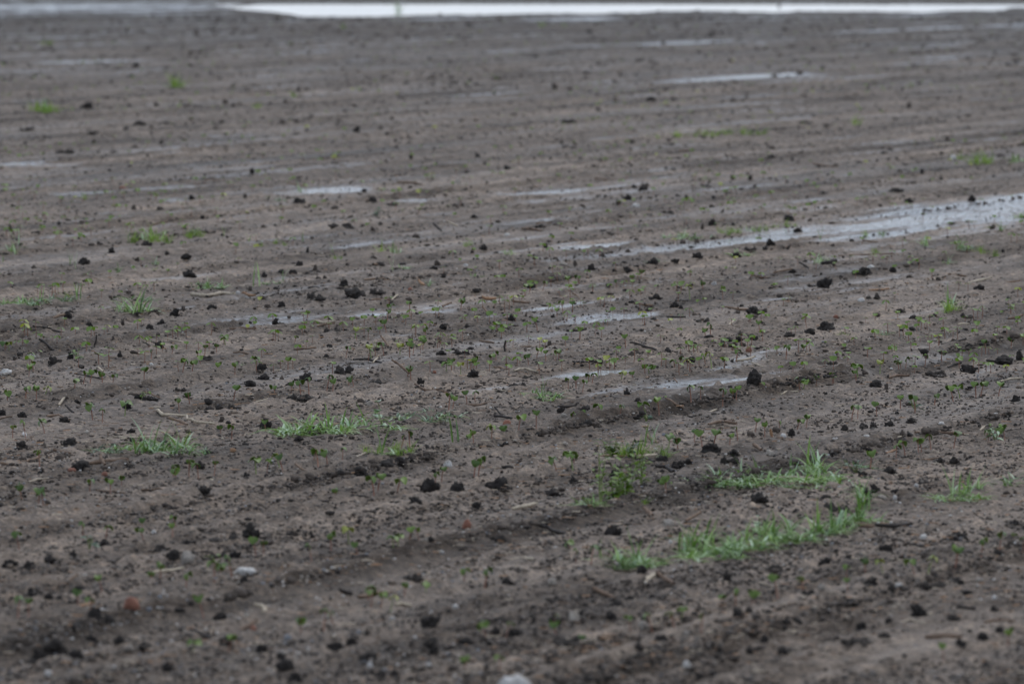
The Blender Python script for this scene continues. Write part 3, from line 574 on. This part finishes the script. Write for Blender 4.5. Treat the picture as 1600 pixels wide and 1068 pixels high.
def place_stones():
    for k, (px, py, wd, ht, mk) in enumerate(STONES):
        x, y, z = put(px, py); s = unit(px, py); v, f = lump(700+k, 3 if wd > 12 else 2, .20 if mk == 'red' else .38, .4)
        o = link('stone', mesh_np('stone', v, f, [M[mk]]), loc=(x, y+.25*wd*s, 0)); o.scale = (wd*s, wd*s*.8, ht*s*1.1)
        o.location.z = float(ground_z(np.array([x-.3*wd*s, x, x+.3*wd*s, x]), np.array([y, y-.15*wd*s, y, y+.3*wd*s])).mean())+ht*s*.08
        o.rotation_euler = (random.uniform(-.12, .12), random.uniform(-.12, .12), random.uniform(-.4, .4))
        col = {'white': 'white', 'cream': 'cream coloured', 'red': 'reddish', 'grey': 'grey', 'orange': 'orange'}[mk]
        o['_own'] = k
        sz = 'small' if wd < 12 else ('medium' if wd < 24 else 'large')
        POOL.append((o, px, py-ht/2, 'stone', f"{sz} {col} stone", 'small stone on the soil', 'stones on the soil'))
place_stones()

# ------------------------------------------------------------------ cotton seedlings
def leaf_mesh(w, l, droop, name='leaf', m='green', fold=.18, lobes=True):
    """a broad kidney-shaped seed leaf, growing along +x from the origin, folded on its midrib and drooping"""
    n = 9; V = []; F = []
    prof = [.0, .62, .92, 1.0, .98, .86, .66, .38, .0] if lobes else [.0, .3, .55, .75, .8, .7, .5, .28, .0]
    for i in range(n):
        t = i/(n-1); a = droop*t; xx = l*(math.sin(a)/droop if droop else t); zz = -l*(1-math.cos(a))/droop if droop else 0
        hw = w*.5*prof[i]; back = -l*.10 if lobes and i == 1 else 0
        V += [(xx+back, -hw, zz+hw*fold+random.uniform(-.0006, .0006)), (xx, 0, zz), (xx+back, hw, zz+hw*fold+random.uniform(-.0006, .0006))]
    for i in range(n-1):
        a = i*3; F += [(a, a+3, a+4, a+1), (a+1, a+4, a+5, a+2)]
    T = len(V); V += [(x, y, z-.0005) for x, y, z in V]; F += [tuple(q+T for q in f[::-1]) for f in F]
    return mesh_py(name, V, F, [M[m]])
def seedling(seed, nleaf=2, mk='green', stemk='stem'):
    random.seed(seed)
    h = random.uniform(.042, .056); bend = random.uniform(-.010, .010), random.uniform(-.008, .008)
    root = bpy.data.objects.new('cotton_seedling', None); root.empty_display_size = .02; C.objects.link(root)
    P = [(0, 0, -.008), (bend[0]*.3, bend[1]*.3, h*.35), (bend[0]*.8, bend[1]*.8, h*.75), (bend[0], bend[1], h)]
    V, F = tube(P, [.0020, .0018, .0016, .0014], 6, seed)
    st = link('stem', mesh_py('stem', V, F, [M[stemk]]), root); KIDS[root.name] = [st]
    a0 = random.uniform(-.5, .5)
    for i in range(nleaf):
        w = random.uniform(.022, .031); me = leaf_mesh(w, w*random.uniform(.72, .9), random.uniform(.5, 1.5), m=mk, fold=random.uniform(.1, .6))
        lf = link('leaf', me, root); lf.location = (bend[0], bend[1], h-.0005)
        lf.rotation_euler = (random.uniform(-.4, .4), random.uniform(-.1, 1.15), a0+i*math.pi*(1 if nleaf == 2 else .66)+random.uniform(-.3, .3)); KIDS[root.name].append(lf)
    return root
PROTO = [seedling(20+i) for i in range(7)] + [seedling(40, 3), seedling(41, 1), seedling(42, 2, 'yellow', 'gstem'), seedling(43, 3, 'green', 'gstem')]
SEED = '''8,552 14,550 236,560 307,562 320,555 338,550 353,542 268,555 52,580 45,590 130,600 140,600 117,615 176,600 160,600 225,595 285,582 300,585 340,585 367,585 400,575 12,630 57,625 68,625 40,625 145,655 160,660 195,650 280,643 297,637
365,625 20,685 40,683 70,677 62,730 270,755 275,755 295,745 310,745 335,740 362,685 345,680 190,760 173,770 140,775 35,785 60,790 68,790 400,740 455,615 470,617 483,617 430,620 510,612 520,610 545,605 553,605 450,580 460,540 540,560 575,565
580,560 600,555 625,555 640,558 645,555 660,548 635,595 642,593 697,585 706,583 720,583 735,580 740,580 765,572 775,565 701,640 707,638 730,632 742,628 415,675 417,735 438,735 442,735 488,728 497,725 512,725 535,720 627,700 640,695 730,695
740,690 768,690 772,688 785,685 525,782 585,775 590,768 620,775 680,760 740,748 747,745 690,750 868,565 873,562 853,565 826,570 838,560 900,608 910,612 888,605 925,600 920,600 978,545 1008,590 1015,590 1025,588 1055,578 1062,575 970,600
990,598 1103,575 1112,572 1150,565 1080,628 1095,622 1129,632 1146,625 1150,622 1195,615 891,665 905,662 937,655 965,655 968,655 1010,650 1030,645 1042,640 810,672 838,668 895,730 898,730 1045,700 1060,705 1085,690 1098,700 1115,695 1140,693
1153,688 1180,675 1195,680 1040,765 1035,775 870,738 1228,558 1255,555 1250,612 1255,612 1275,605 1300,602 1303,600 1340,590 1338,597 1375,582 1405,583 1408,580 1415,578 1445,573 1470,563 1540,550 1580,545 1525,622 1532,620 1560,617 1490,628
1500,622 1430,645 1407,640 1460,633 1218,675 1245,672 1260,668 1330,658 1340,652 1370,650 1400,715 1415,715 1435,710 1440,708 1455,705 1490,700 1560,690 1570,685 1545,690 1362,725 1360,728 1285,730 225,845 222,828 275,825 270,835 165,845
130,845 335,905 342,903 362,900 237,912 250,905 140,955 122,950 160,925 28,965 45,962 318,960 290,925 300,1025 357,1018 30,860 545,850 560,870 487,878 517,862 615,860 622,855 640,850 655,845 400,870 412,868 632,930 665,930 575,945 580,945
470,990 505,985 520,975 595,950 610,955 760,1000 790,1000 757,920 725,915 727,1050 780,1048 870,1000 865,985 910,1015 900,880 923,882 895,870 1055,985 1065,970 985,985 1020,990 1095,985 1127,950 1150,945 1175,945 1180,950 1255,930 1323,905
1325,925 1352,900 1380,895 1430,900 1450,895 1492,885 1495,880 1562,860 1580,855 1533,870 1598,865 1475,1030 1575,1010 1215,930 820,460 827,458 848,455 890,450 905,445 963,450 988,443 1000,440 895,490 880,490 840,515 870,495 1078,465 1098,455
1129,460 1103,530 1110,528 1187,518 640,490 605,500 610,492 480,498 685,495 720,485 575,530 604,522 555,530 665,530'''
def place_seedlings():
    random.seed(5); L_ = [tuple(map(float, t.split(','))) for t in SEED.split()]
    first = dict.fromkeys(range(len(PROTO)), True)
    for (px, py) in L_:
        k = random.choices(range(11), [5]*7+[3, 2, 2.2, 2])[0]
        o = PROTO[k] if first[k] else copy_tree(PROTO[k]); first[k] = False
        x, y, z = put(px, py); o.location = (x, y, z); g = random.uniform(.78, 1.18)*(1.0 if py < 820 else .9); o.scale = (g,)*3; o.rotation_euler = (random.uniform(-.12, .12), random.uniform(-.12, .12), random.uniform(0, 6.28))
        adj = 'yellowing ' if k == 9 else ('three leaved ' if k in (7, 10) else ('single leaved ' if k == 8 else ''))
        POOL.append((o, px, py-10, 'seedling', f'{adj}green cotton seedling' if k != 9 else 'yellowing cotton seedling', 'young cotton seedling in bare soil', 'cotton seedlings along the rows'))
    return L_
seeds_placed = place_seedlings()
# the many others, along the drill rows: each one a stem and two leaves, joined
def joined_seedlings():
    V = []; F = []; MI = []; off = 0; P = []
    for i in range(5):
        random.seed(60+i); vs, fs = tube([(0, 0, -.006), (.003, 0, .022), (.002, .002, .047)], [.0018, .0016, .0014], 3, i); V_ = list(map(tuple, vs)); F_ = [tuple(dict.fromkeys(f)) for f in fs]; mi = [0]*len(F_)
        tri = []; tm = []
        for f, m_ in zip(F_, mi):
            for j in range(1, len(f)-1): tri.append((f[0], f[j], f[j+1])); tm.append(0)
        for sgn in (-1, 1):
            b = len(V_); w = random.uniform(.010, .015); dz = random.uniform(-.020, .002)
            V_ += [(.002, .002, .047), (sgn*.008, -w, .049+dz*.4), (sgn*.018, -w*.7, .047+dz), (sgn*.021, 0, .046+dz*1.2), (sgn*.018, w*.7, .047+dz), (sgn*.008, w, .049+dz*.4)]
            for j in range(1, 5): tri.append((b, b+j, b+j+1)); tm.append(1)
        P.append((np.array(V_), np.array(tri), np.array(tm)))
    n = 2000
    px = RNG.uniform(-150, 1750, n*6); py = 25+RNG.uniform(0, 1, n*6)**1.15*560
    X, Y = at0(px, py); u, v = uv(X, Y); ph = np.abs(((v+8.15)/.39) % 1 - .5)
    k = (RNG.uniform(0, 1, n*6) < np.where(ph < .16, .75, .16)*np.clip((fbm2(u/3, v/1.2, 2, 77)-.35)*3, .1, 1)) & (basin(X, Y) < .2)
    px, py = px[k][:n], py[k][:n]; x, y, z = put_many(px, py); g = RNG.uniform(.6, 1.1, len(x)); yaw = RNG.uniform(0, 6.28, len(x)); wh = RNG.integers(0, 5, len(x))
    for kk, (pv, pf, pm) in enumerate(P):
        q = np.where(wh == kk)[0]; c, s = np.cos(yaw[q])[:, None], np.sin(yaw[q])[:, None]; G = g[q, None]
        W = np.stack([(pv[None, :, 0]*c-pv[None, :, 1]*s)*G+x[q, None], (pv[None, :, 0]*s+pv[None, :, 1]*c)*G+y[q, None], pv[None, :, 2]*G+z[q, None]], -1)
        V.append(W.reshape(-1, 3)); F.append((pf[None]+(np.arange(len(q))*len(pv))[:, None, None]+off).reshape(-1, 3)); off += len(q)*len(pv)
        y_ = (RNG.uniform(0, 1, len(q)) < .07).astype(int); MI.append((pm[None]*(1+y_[:, None])).ravel())
    link('distant_seedlings', mesh_np('distant_seedlings', np.vstack(V), np.vstack(F), [M['stem'], M['green'], M['yellow']], np.concatenate(MI), False), kind='stuff', cat='seedlings', label='thousands of tiny seedlings on the far part of the field')
joined_seedlings()

# ------------------------------------------------------------------ grass tufts
def blade(az, ln, wd, lean, curl, ox=0, oy=0, n=6):
    V = []; F = []; a = lean; x = z = 0.; ca, sa = math.cos(az), math.sin(az)
    for i in range(n+1):
        t = i/n; hw = wd*.5*(min(1, .55+t*1.6) if t < .3 else (1-((t-.3)/.7)**1.7)); fd = hw*.55
        for sd, up in ((-1, fd), (0, 0), (1, fd)):
            nx, nz = -math.cos(a), math.sin(a)
            X = x+up*nx*.8; Z = z+up*nz*.8
            V.append((ox+X*ca-sd*hw*sa, oy+X*sa+sd*hw*ca, Z-.004))
        x += ln/n*math.sin(a); z += ln/n*math.cos(a); a += curl/n*(1+t*.8)
        if z < .004 and i > 1: a = min(a, 1.55); z = max(z, .003)
    for i in range(n): b = i*3; F += [(b, b+3, b+4, b+1), (b+1, b+4, b+5, b+2)]
    return V, F
def tuft(seed, kind):
    rs = random.Random(seed); V = []; F = []; MI = []
    n, l0, l1, le0, le1, c0, c1, wd = {'low': (30, .05, .13, .6, 1.55, .4, 1.8, .0080), 'tall': (11, .06, .13, .05, .8, .2, 1.9, .0064), 'spike': (3, .08, .13, 0, .35, 0, .6, .0055), 'wispy': (26, .05, .12, .1, 1.1, 0, 1.0, .0038),
        'broad': (9, .06, .12, .3, 1.2, .2, 1.3, .0085)}[kind]
    for i in range(n):
        dead = rs.random() < .12
        v, f = blade(rs.uniform(0, 6.283), rs.uniform(l0, l1), wd*rs.uniform(.7, 1.2), rs.uniform(le0, le1) if not dead else 1.4, rs.uniform(c0, c1), rs.gauss(0, .02 if kind == 'low' else .012), rs.gauss(0, .02 if kind == 'low' else .012))
        F += [tuple(q+len(V) for q in t) for t in f]; V += v; MI += [2 if dead else (1 if rs.random() < .28 else 0)]*len(f)
    return V, F, MI
def tuft_meshes(kind, n, mats):
    o = []
    for i in range(n):
        V, F, MI = tuft(1000+i*7+len(kind), kind); me = mesh_py('tuft', V, F, mats); me.polygons.foreach_set('material_index', MI); o.append(me)
    return o
G3 = [M['grass'], M['grass_pale'], M['straw']]
TU = {'low': tuft_meshes('low', 6, G3), 'tall': tuft_meshes('tall', 5, G3), 'spike': tuft_meshes('spike', 4, G3), 'wispy': tuft_meshes('wispy', 4, [M['grass_lime'], M['green'], M['straw']]),
      'broad': tuft_meshes('broad', 4, G3), 'dull': tuft_meshes('low', 3, [M['dull'], M['grass_pale'], M['straw']])}
GRASS = [  # x0,y0,x1,y1,count,kind,scale   patches, then single tufts
 (196,707,300,708,11,'low',.85),(200,706,296,707,4,'tall',.95),(236,706,236,706,1,'spike',1.2),(278,704,278,704,1,'spike',1.15),(150,706,185,707,3,'dull',.6),(322,717,330,716,2,'broad',.7),
 (436,681,572,676,15,'low',1.0),(440,680,520,681,3,'low',.8),(480,676,570,672,5,'tall',1.1),(600,668,632,671,2,'low',.7),(622,658,718,655,8,'dull',.75),(640,652,700,650,4,'dull',.6),(565,710,650,711,6,'wispy',.6),(599,709,599,709,1,'spike',1.2),
 (605,708,640,710,2,'low',.6),(718,699,718,699,1,'spike',1.1),(700,700,735,698,3,'low',.45),(826,622,876,626,6,'low',.62),(848,612,848,612,1,'spike',.7),(830,620,850,619,2,'tall',.6),(860,618,870,620,1,'low',.5),
 (955,714,1040,716,6,'wispy',.75),(1005,713,1035,712,2,'low',.6),(1012,700,1020,692,2,'spike',.9),(912,788,930,790,2,'low',.7),(1000,786,1010,788,1,'wispy',.5),
 (1082,760,1190,762,11,'low',.95),(1190,755,1300,752,12,'low',1.0),(1110,752,1280,744,6,'tall',1.0),(1273,742,1276,741,2,'spike',1.5),(1268,744,1285,744,2,'tall',1.3),(1290,757,1320,762,3,'low',.8),(1225,765,1290,768,3,'low',.6),
 (1058,874,1140,868,10,'low',1.0),(1130,862,1260,846,14,'low',1.05),(1250,846,1370,812,9,'low',.85),(1076,868,1110,860,4,'tall',1.15),(1140,852,1250,836,6,'tall',1.1),(1280,840,1340,815,5,'tall',1.1),(1345,806,1352,800,2,'spike',1.1),(1340,770,1348,795,3,'tall',.9),(1180,835,1200,830,3,'broad',.8),
 (958,888,1010,885,6,'low',.9),(965,886,970,885,2,'tall',1.2),(994,882,998,883,2,'spike',1.5),(944,872,945,872,1,'spike',.8),(1022,880,1040,882,2,'low',.5),
 (1462,785,1540,780,7,'low',.75),(1484,780,1486,779,1,'spike',1.3),(1500,779,1530,774,4,'tall',.9),(1560,765,1600,762,4,'broad',.8),(1325,736,1350,738,4,'dull',.7),(1345,790,1350,790,2,'tall',1.0),
 (188,488,240,490,4,'low',.7),(212,488,216,489,2,'tall',1.35),(186,487,188,487,1,'tall',1.1),(230,488,232,488,1,'broad',1.0),(200,470,240,470,3,'dull',.7),(296,452,350,450,6,'low',.7),(325,447,327,447,1,'spike',.6),(345,448,347,448,1,'tall',.6),
 (0,478,60,476,7,'low',.8),(60,474,130,470,7,'dull',.75),(62,470,62,470,1,'spike',.9),(118,466,124,468,2,'spike',.9),(105,465,110,464,1,'wispy',.6),(203,379,262,379,7,'wispy',.7),(222,378,250,379,3,'tall',.85),(202,378,202,378,1,'spike',.8),
 (285,373,325,372,5,'wispy',.55),(300,368,302,367,1,'tall',.6),(345,370,347,370,1,'spike',.7),(390,382,392,382,1,'spike',.55),(10,395,28,396,3,'tall',.7),(30,385,31,384,1,'spike',1.0),(0,410,4,412,1,'spike',.6),
 (104,412,108,413,1,'spike',.6),(120,420,121,420,1,'spike',1.1),(240,415,246,416,1,'tall',.6),(185,428,187,427,1,'tall',.6),(212,430,214,430,1,'spike',.6),(238,427,240,427,1,'wispy',.5),(594,394,596,393,1,'wispy',.7),(612,396,628,396,3,'tall',.55),
 (516,404,540,405,2,'wispy',.4),(614,423,616,423,1,'spike',1.1),(618,421,640,420,2,'low',.5),(403,449,403,449,1,'spike',1.25),(440,438,444,440,1,'spike',.9),(410,444,440,443,2,'low',.4),(735,432,765,434,3,'low',.4),(670,446,672,447,1,'tall',.6),
 (400,384,460,384,5,'wispy',.4),(474,378,476,379,1,'spike',.6),(516,395,518,396,1,'spike',.7),(790,398,800,400,2,'tall',.45),(723,386,740,384,2,'wispy',.4),(1040,374,1106,375,8,'low',.52),(1058,372,1075,370,3,'tall',.5),(1116,369,1200,362,9,'wispy',.5),(1140,366,1180,360,3,'tall',.45),
 (1200,358,1250,356,5,'wispy',.4),(1281,375,1283,375,1,'spike',.75),(1272,411,1290,412,3,'tall',.8),(1290,412,1300,409,2,'broad',.5),(1140,398,1175,400,3,'low',.5),(1010,412,1030,410,2,'dull',.5),(1376,366,1380,367,1,'wispy',.5),(1350,370,1355,369,1,'wispy',.5),
 (1440,384,1446,384,2,'tall',.65),(1497,388,1502,388,2,'tall',.75),(1505,390,1520,391,2,'dull',.6),(1470,412,1490,411,3,'dull',.6),(1478,414,1479,414,1,'spike',.8),(1365,396,1372,397,2,'wispy',.4),(1380,370,1382,370,1,'tall',.4),(1564,362,1566,363,1,'tall',.7),(1594,340,1598,341,2,'low',.6),
 (1550,402,1560,402,2,'wispy',.5),(1525,395,1540,396,2,'wispy',.5),(1470,487,1500,489,5,'wispy',.75),(1478,486,1484,485,2,'tall',1.1),(1310,530,1325,531,3,'wispy',.5),(1380,524,1386,520,2,'dull',.5),
 (56,176,84,177,6,'wispy',.9),(66,176,74,176,2,'tall',1.0),(272,137,278,137,2,'wispy',1.2),(1050,215,1130,214,9,'wispy',.5),(1130,213,1200,212,8,'wispy',.5),(1000,216,1040,216,3,'wispy',.35),(1330,195,1352,195,3,'wispy',.5),(1520,257,1550,258,5,'wispy',.75),(1490,250,1505,248,2,'wispy',.5),(1592,252,1599,253,2,'low',.7),
 (620,18,626,19,1,'tall',1.6),(830,42,900,42,3,'wispy',.7),(400,170,402,170,1,'wispy',.5),(458,152,462,152,1,'wispy',.5),(64,70,80,70,2,'wispy',.7),(530,45,540,45,1,'wispy',.6),(130,312,134,312,1,'wispy',.5),(465,300,468,300,1,'tall',.5),(430,315,445,315,2,'dull',.5)]
def place_grass():
    random.seed(3)
    for (x0, y0, x1, y1, n, kind, g) in GRASS:
        n = n if n < 3 else max(2, round(n*(.7 if kind in ('tall', 'spike') else .78)*(1.3 if y0 > 740 else 1)))
        for i in range(n):
            t = (i+.5)/n; px = x0+(x1-x0)*t+random.uniform(-1, 1)*(9 if n > 3 else 2); py = y0+(y1-y0)*t+random.uniform(-6, 2)*(y0/700 if n > 2 else 0)
            x, y, z = put(px, py); o = link('grass_tuft', random.choice(TU[kind]), loc=(x, y, z)); q = g*random.uniform(.8, 1.15)*(.82 if y0 > 730 else 1.0 if y0 > 400 else 1.3 if y0 > 300 else 1.8)
            o.scale = (q, q, q); o.rotation_euler = (0, 0, random.uniform(0, 6.28))
            nm = {'low': 'low spreading green grass tuft', 'tall': 'upright green grass tuft', 'spike': 'few tall green grass blades', 'wispy': 'fine yellowish green grass tuft', 'broad': 'broad bladed green grass tuft', 'dull': 'low dull green grass tuft'}[kind]
            POOL.append((o, px, py-8, 'grass tuft', nm, 'grass tuft', 'grass tufts in the field'))
place_grass()

# ------------------------------------------------------------------ leafy weeds: stems and leaves as parts
def weed(name, px, py, height, nst, nl, leaf, mk, label, spread=.5, seed=0, cat='weed', lobes=False):
    random.seed(seed); x, y, z = put(px, py); root = bpy.data.objects.new(name, None); C.objects.link(root); root.location = (x, y, z)
    root['label'] = label; root['category'] = cat; root['group'] = 'broad leaved weeds in the field'
    lm = [leaf_mesh(leaf*random.uniform(.8, 1.1)*(.62 if not lobes else 1), leaf*random.uniform(.9, 1.3), random.uniform(.3, 1.2), m=mk, lobes=lobes) for _ in range(4)]
    for s_ in range(nst):
        az = random.uniform(0, 6.28); h = height*random.uniform(.55, 1) if s_ else height; sp = spread*random.uniform(.2, 1)
        P = [(math.cos(az)*sp*h*t**1.3+random.uniform(-.003, .003), math.sin(az)*sp*h*t**1.3, h*t-.006) for t in np.linspace(0, 1, 6)]
        V, F = tube(P, list(np.linspace(.0022, .0009, 6)), 6, seed+s_); st = link('stem', mesh_py('stem', V, F, [M['gstem']]), root)
        for k in range(nl):
            t = (k+1)/nl if nl > 1 else 1; i = t*5; a = P[int(min(4, i))]; b = P[min(5, int(i)+1)]; fr = min(1, i-int(min(4, i)))
            lf = link('leaf', random.choice(lm), st); lf.location = tuple(a[j]+(b[j]-a[j])*fr for j in range(3)); gg = random.uniform(.7, 1.1)*(1.15-.35*t); lf.scale = (gg,)*3
            lf.rotation_euler = (random.uniform(-.3, .3), random.uniform(-.7, .1), k*2.4+random.uniform(-.4, .4))
weed('leafy_weed', 960, 792, .12, 9, 7, .040, 'grass_lime', 'bushy bright green weed with small leaves, in front of the lone tall stems', .55, 1)
weed('leafy_weed', 978, 790, .16, 9, 7, .038, 'grass_lime', 'tallest bushy lime green weed in the clump left of the double grass patches', .45, 2)
weed('leafy_weed', 938, 786, .19, 4, 5, .028, 'grass_lime', 'thin tall yellow green weed leaning left over the bushy clump', .25, 3)
weed('leafy_weed', 1001, 758, .12, 5, 6, .030, 'grass_lime', 'narrow lime green weed standing just behind the bushy clump', .3, 4)
weed('leafy_weed', 955, 712, .06, 7, 5, .034, 'green', 'low leafy green weed at the left end of the fine weedy patch', .8, 5)
weed('leafy_weed', 985, 713, .06, 6, 4, .026, 'dull', 'low dull green weed in the middle of the fine weedy patch', .9, 6)
weed('leafy_weed', 919, 790, .045, 4, 4, .022, 'green', 'small low leafy weed left of the bushy green clump', .8, 7)
weed('leafy_weed', 1038, 772, .06, 3, 3, .028, 'green', 'small leafy weed right of the bushy green clump', .6, 8)
weed('large_seedling', 597, 670, .105, 2, 3, .036, 'grass_pale', 'large pale leaved seedling towering at the right end of the long grass patch', .3, 9, 'seedling', True)
weed('broadleaf_weed', 590, 340, .055, 6, 4, .046, 'dull', 'dark green broad leaved weed lying flat beyond the pale wet streaks', 1.2, 10)
weed('broadleaf_weed', 1295, 412, .03, 4, 3, .030, 'grass', 'low green weed beside the thick dark twig and upright grass', 1.0, 11)
weed('broadleaf_weed', 119, 562, .045, 3, 3, .034, 'green', 'leafy green weed beside the tall dark upright clod', .6, 12)
weed('broadleaf_weed', 385, 578, .035, 5, 4, .026, 'green', 'bushy little green weed in the seedling row left of centre', .9, 13)
weed('broadleaf_weed', 1430, 642, .055, 4, 3, .032, 'dull', 'dark green weed with spreading leaves on reddish stems', .7, 14)
weed('broadleaf_weed', 1555, 690, .07, 4, 4, .030, 'grass_pale', 'pale green leafy weed at the end of the long brown stalk', .6, 15)
weed('broadleaf_weed', 1338, 738, .05, 5, 4, .028, 'dull', 'greyish green weed right of the tall grass blades', .9, 16)
weed('broadleaf_weed', 1010, 655, .03, 6, 3, .022, 'dull', 'low grey green weed patch among seedlings near field middle', 1.3, 17)
weed('broadleaf_weed', 222, 622, .03, 5, 3, .024, 'green', 'small weed growing over clods left of the seedling row', 1.1, 18)
weed('broadleaf_weed', 140, 856, .04, 4, 2, .034, 'dull', 'dark leaved weed just left of the round dark clod', .7, 19)
weed('broadleaf_weed', 340, 893, .05, 3, 2, .034, 'green', 'green leaved weed right of the cream coloured stone', .6, 20)
weed('broadleaf_weed', 1188, 834, .06, 3, 3, .030, 'grass_pale', 'pale leaved weed rising at the back of the nearest long grass patch', .4, 21)

# ------------------------------------------------------------------ labels: size and look, then which one by the nearest landmark
LAND = [(800,1058,'the big white stone at the bottom edge'),(205,965,'the rounded red stone'),(385,900,'the flat pale stone'),(10,583,'the flat white stone at the left edge'),(1178,590,'the tall isolated lump'),
 (557,458,'the big black sprawling clod'),(1288,442,'the big round clod'),(248,695,'the left grass patch'),(505,668,'the long central grass patch'),(848,620,'the small lone grass patch'),(1200,750,'the upper right grass patch'),
 (1215,850,'the nearest long grass patch'),(982,870,'the short grass patch'),(970,765,'the bushy green weeds'),(1500,778,'the grass patch at the right edge'),(213,470,'the arching grass tuft'),(234,370,'the fine upright grass'),
 (590,328,'the flat dark green weed'),(1483,472,'the yellowish grass tuft'),(1080,370,'the low bright grass'),(312,668,'the curved pale stalk'),(1480,678,'the long thick brown stalk'),(1029,912,'the pair of crossed pale stalks'),
 (672,760,'the round domed clod'),(391,830,'the large black clod pile'),(960,495,'the middle wet streak'),(925,585,'the short wet streak'),(1450,340,'the broad wet patch'),(515,297,'the pale far wet streak'),
 (1120,210,'the far strip of grass'),(70,168,'the far bright green clump'),(1436,955,'the pointed black clod'),(110,555,'the tall upright black clod'),(1295,510,'the wide crumbling clod heap'),(85,1010,'the blurred dark clods at bottom left'),(1137,539,'the ridged black clod'),(717,575,'the seedling row at the centre')]
ORD_ = ['nearest','second','third','fourth','fifth','sixth','seventh','eighth','ninth','tenth','eleventh','twelfth','thirteenth','fourteenth','fifteenth','sixteenth','seventeenth','eighteenth','nineteenth','twentieth']
ORD = ORD_ + ['twenty-'+q for q in ['first','second','third','fourth','fifth','sixth','seventh','eighth','ninth']] + ['thirtieth'] + ['thirty-'+q for q in ['first','second','third','fourth','fifth','sixth','seventh','eighth','ninth']]
OWN = {('stone',800,1061):'big white stone half cut off at the bottom edge of the picture',('stone',205,960):'rounded red brown stone lying on the dark furrow',('stone',385,900):'flat pale stone wedge resting on a dark clod',
 ('stone',10,583):'flat white stone right at the left edge',('stone',293,874):'pale lumpy cream stone beside a black clod, behind the flat pale stone',('clod',557,458):'biggest black sprawling clod, in the middle distance left of centre',
 ('clod',1288,442):'big round clod standing alone behind the twigs on the right',('clod',1178,589):'tall craggy isolated clod right of centre',('clod',672,758):'round domed black clod in front of the deep furrow',
 ('clod',391,829):'tallest clump of the black clod pile on the left',('clod',1436,953):'pointed black clod at the lower right above a pale stalk',('clod',109,554):'tall narrow upright black clod beside a leafy weed',
 ('clod',1292,510):'wide heap of crumbling black clods right of centre',('clod',888,1006):'long crumbling dark clod ridge near the bottom edge'}
def label_all():
    buckets = {}
    for rec in POOL:
        o, px, py, cat, txt, shared, group = rec
        d = [( math.hypot((px-a), (py-b)*1.6), i) for i, (a, b, _) in enumerate(LAND)]
        dd, i = min(d); a, b, nm = LAND[i]; dx, dy = px-a, (py-b)*1.6
        side = ('right of' if dx > 0 else 'left of') if abs(dx) > abs(dy) else ('in front of' if dy > 0 else 'behind')
        buckets.setdefault((cat, i, side), []).append((dd, rec))
    for (cat, i, side), L_ in buckets.items():
        L_.sort(key=lambda t: t[0])
        for k, (dd, (o, px, py, c, txt, shared, group)) in enumerate(L_):
            own = next((v for (c2, a, b), v in OWN.items() if c2 == cat and abs(px-a) < 1.6 and abs(py-b) < 3), None)
            o['category'] = cat; o['group'] = group
            if '_own' in o: del o['_own']
            if own: o['label'] = own
            elif k < len(ORD): o['label'] = f"{txt}, {ORD[k]} {cat} {side} {LAND[i][2]}"
            else: o['label'] = f"{txt} {side} {LAND[i][2]}"
            for wd in ('crumbling ', 'young ', 'bare ', 'spreading ', 'short ', 'broken ', 'long ', 'leaved ', 'few ', 'low ', 'fine ', 'dark ', 'green '):
                if len(o['label'].split()) > 16: o['label'] = o['label'].replace(wd, '', 1)
label_all()
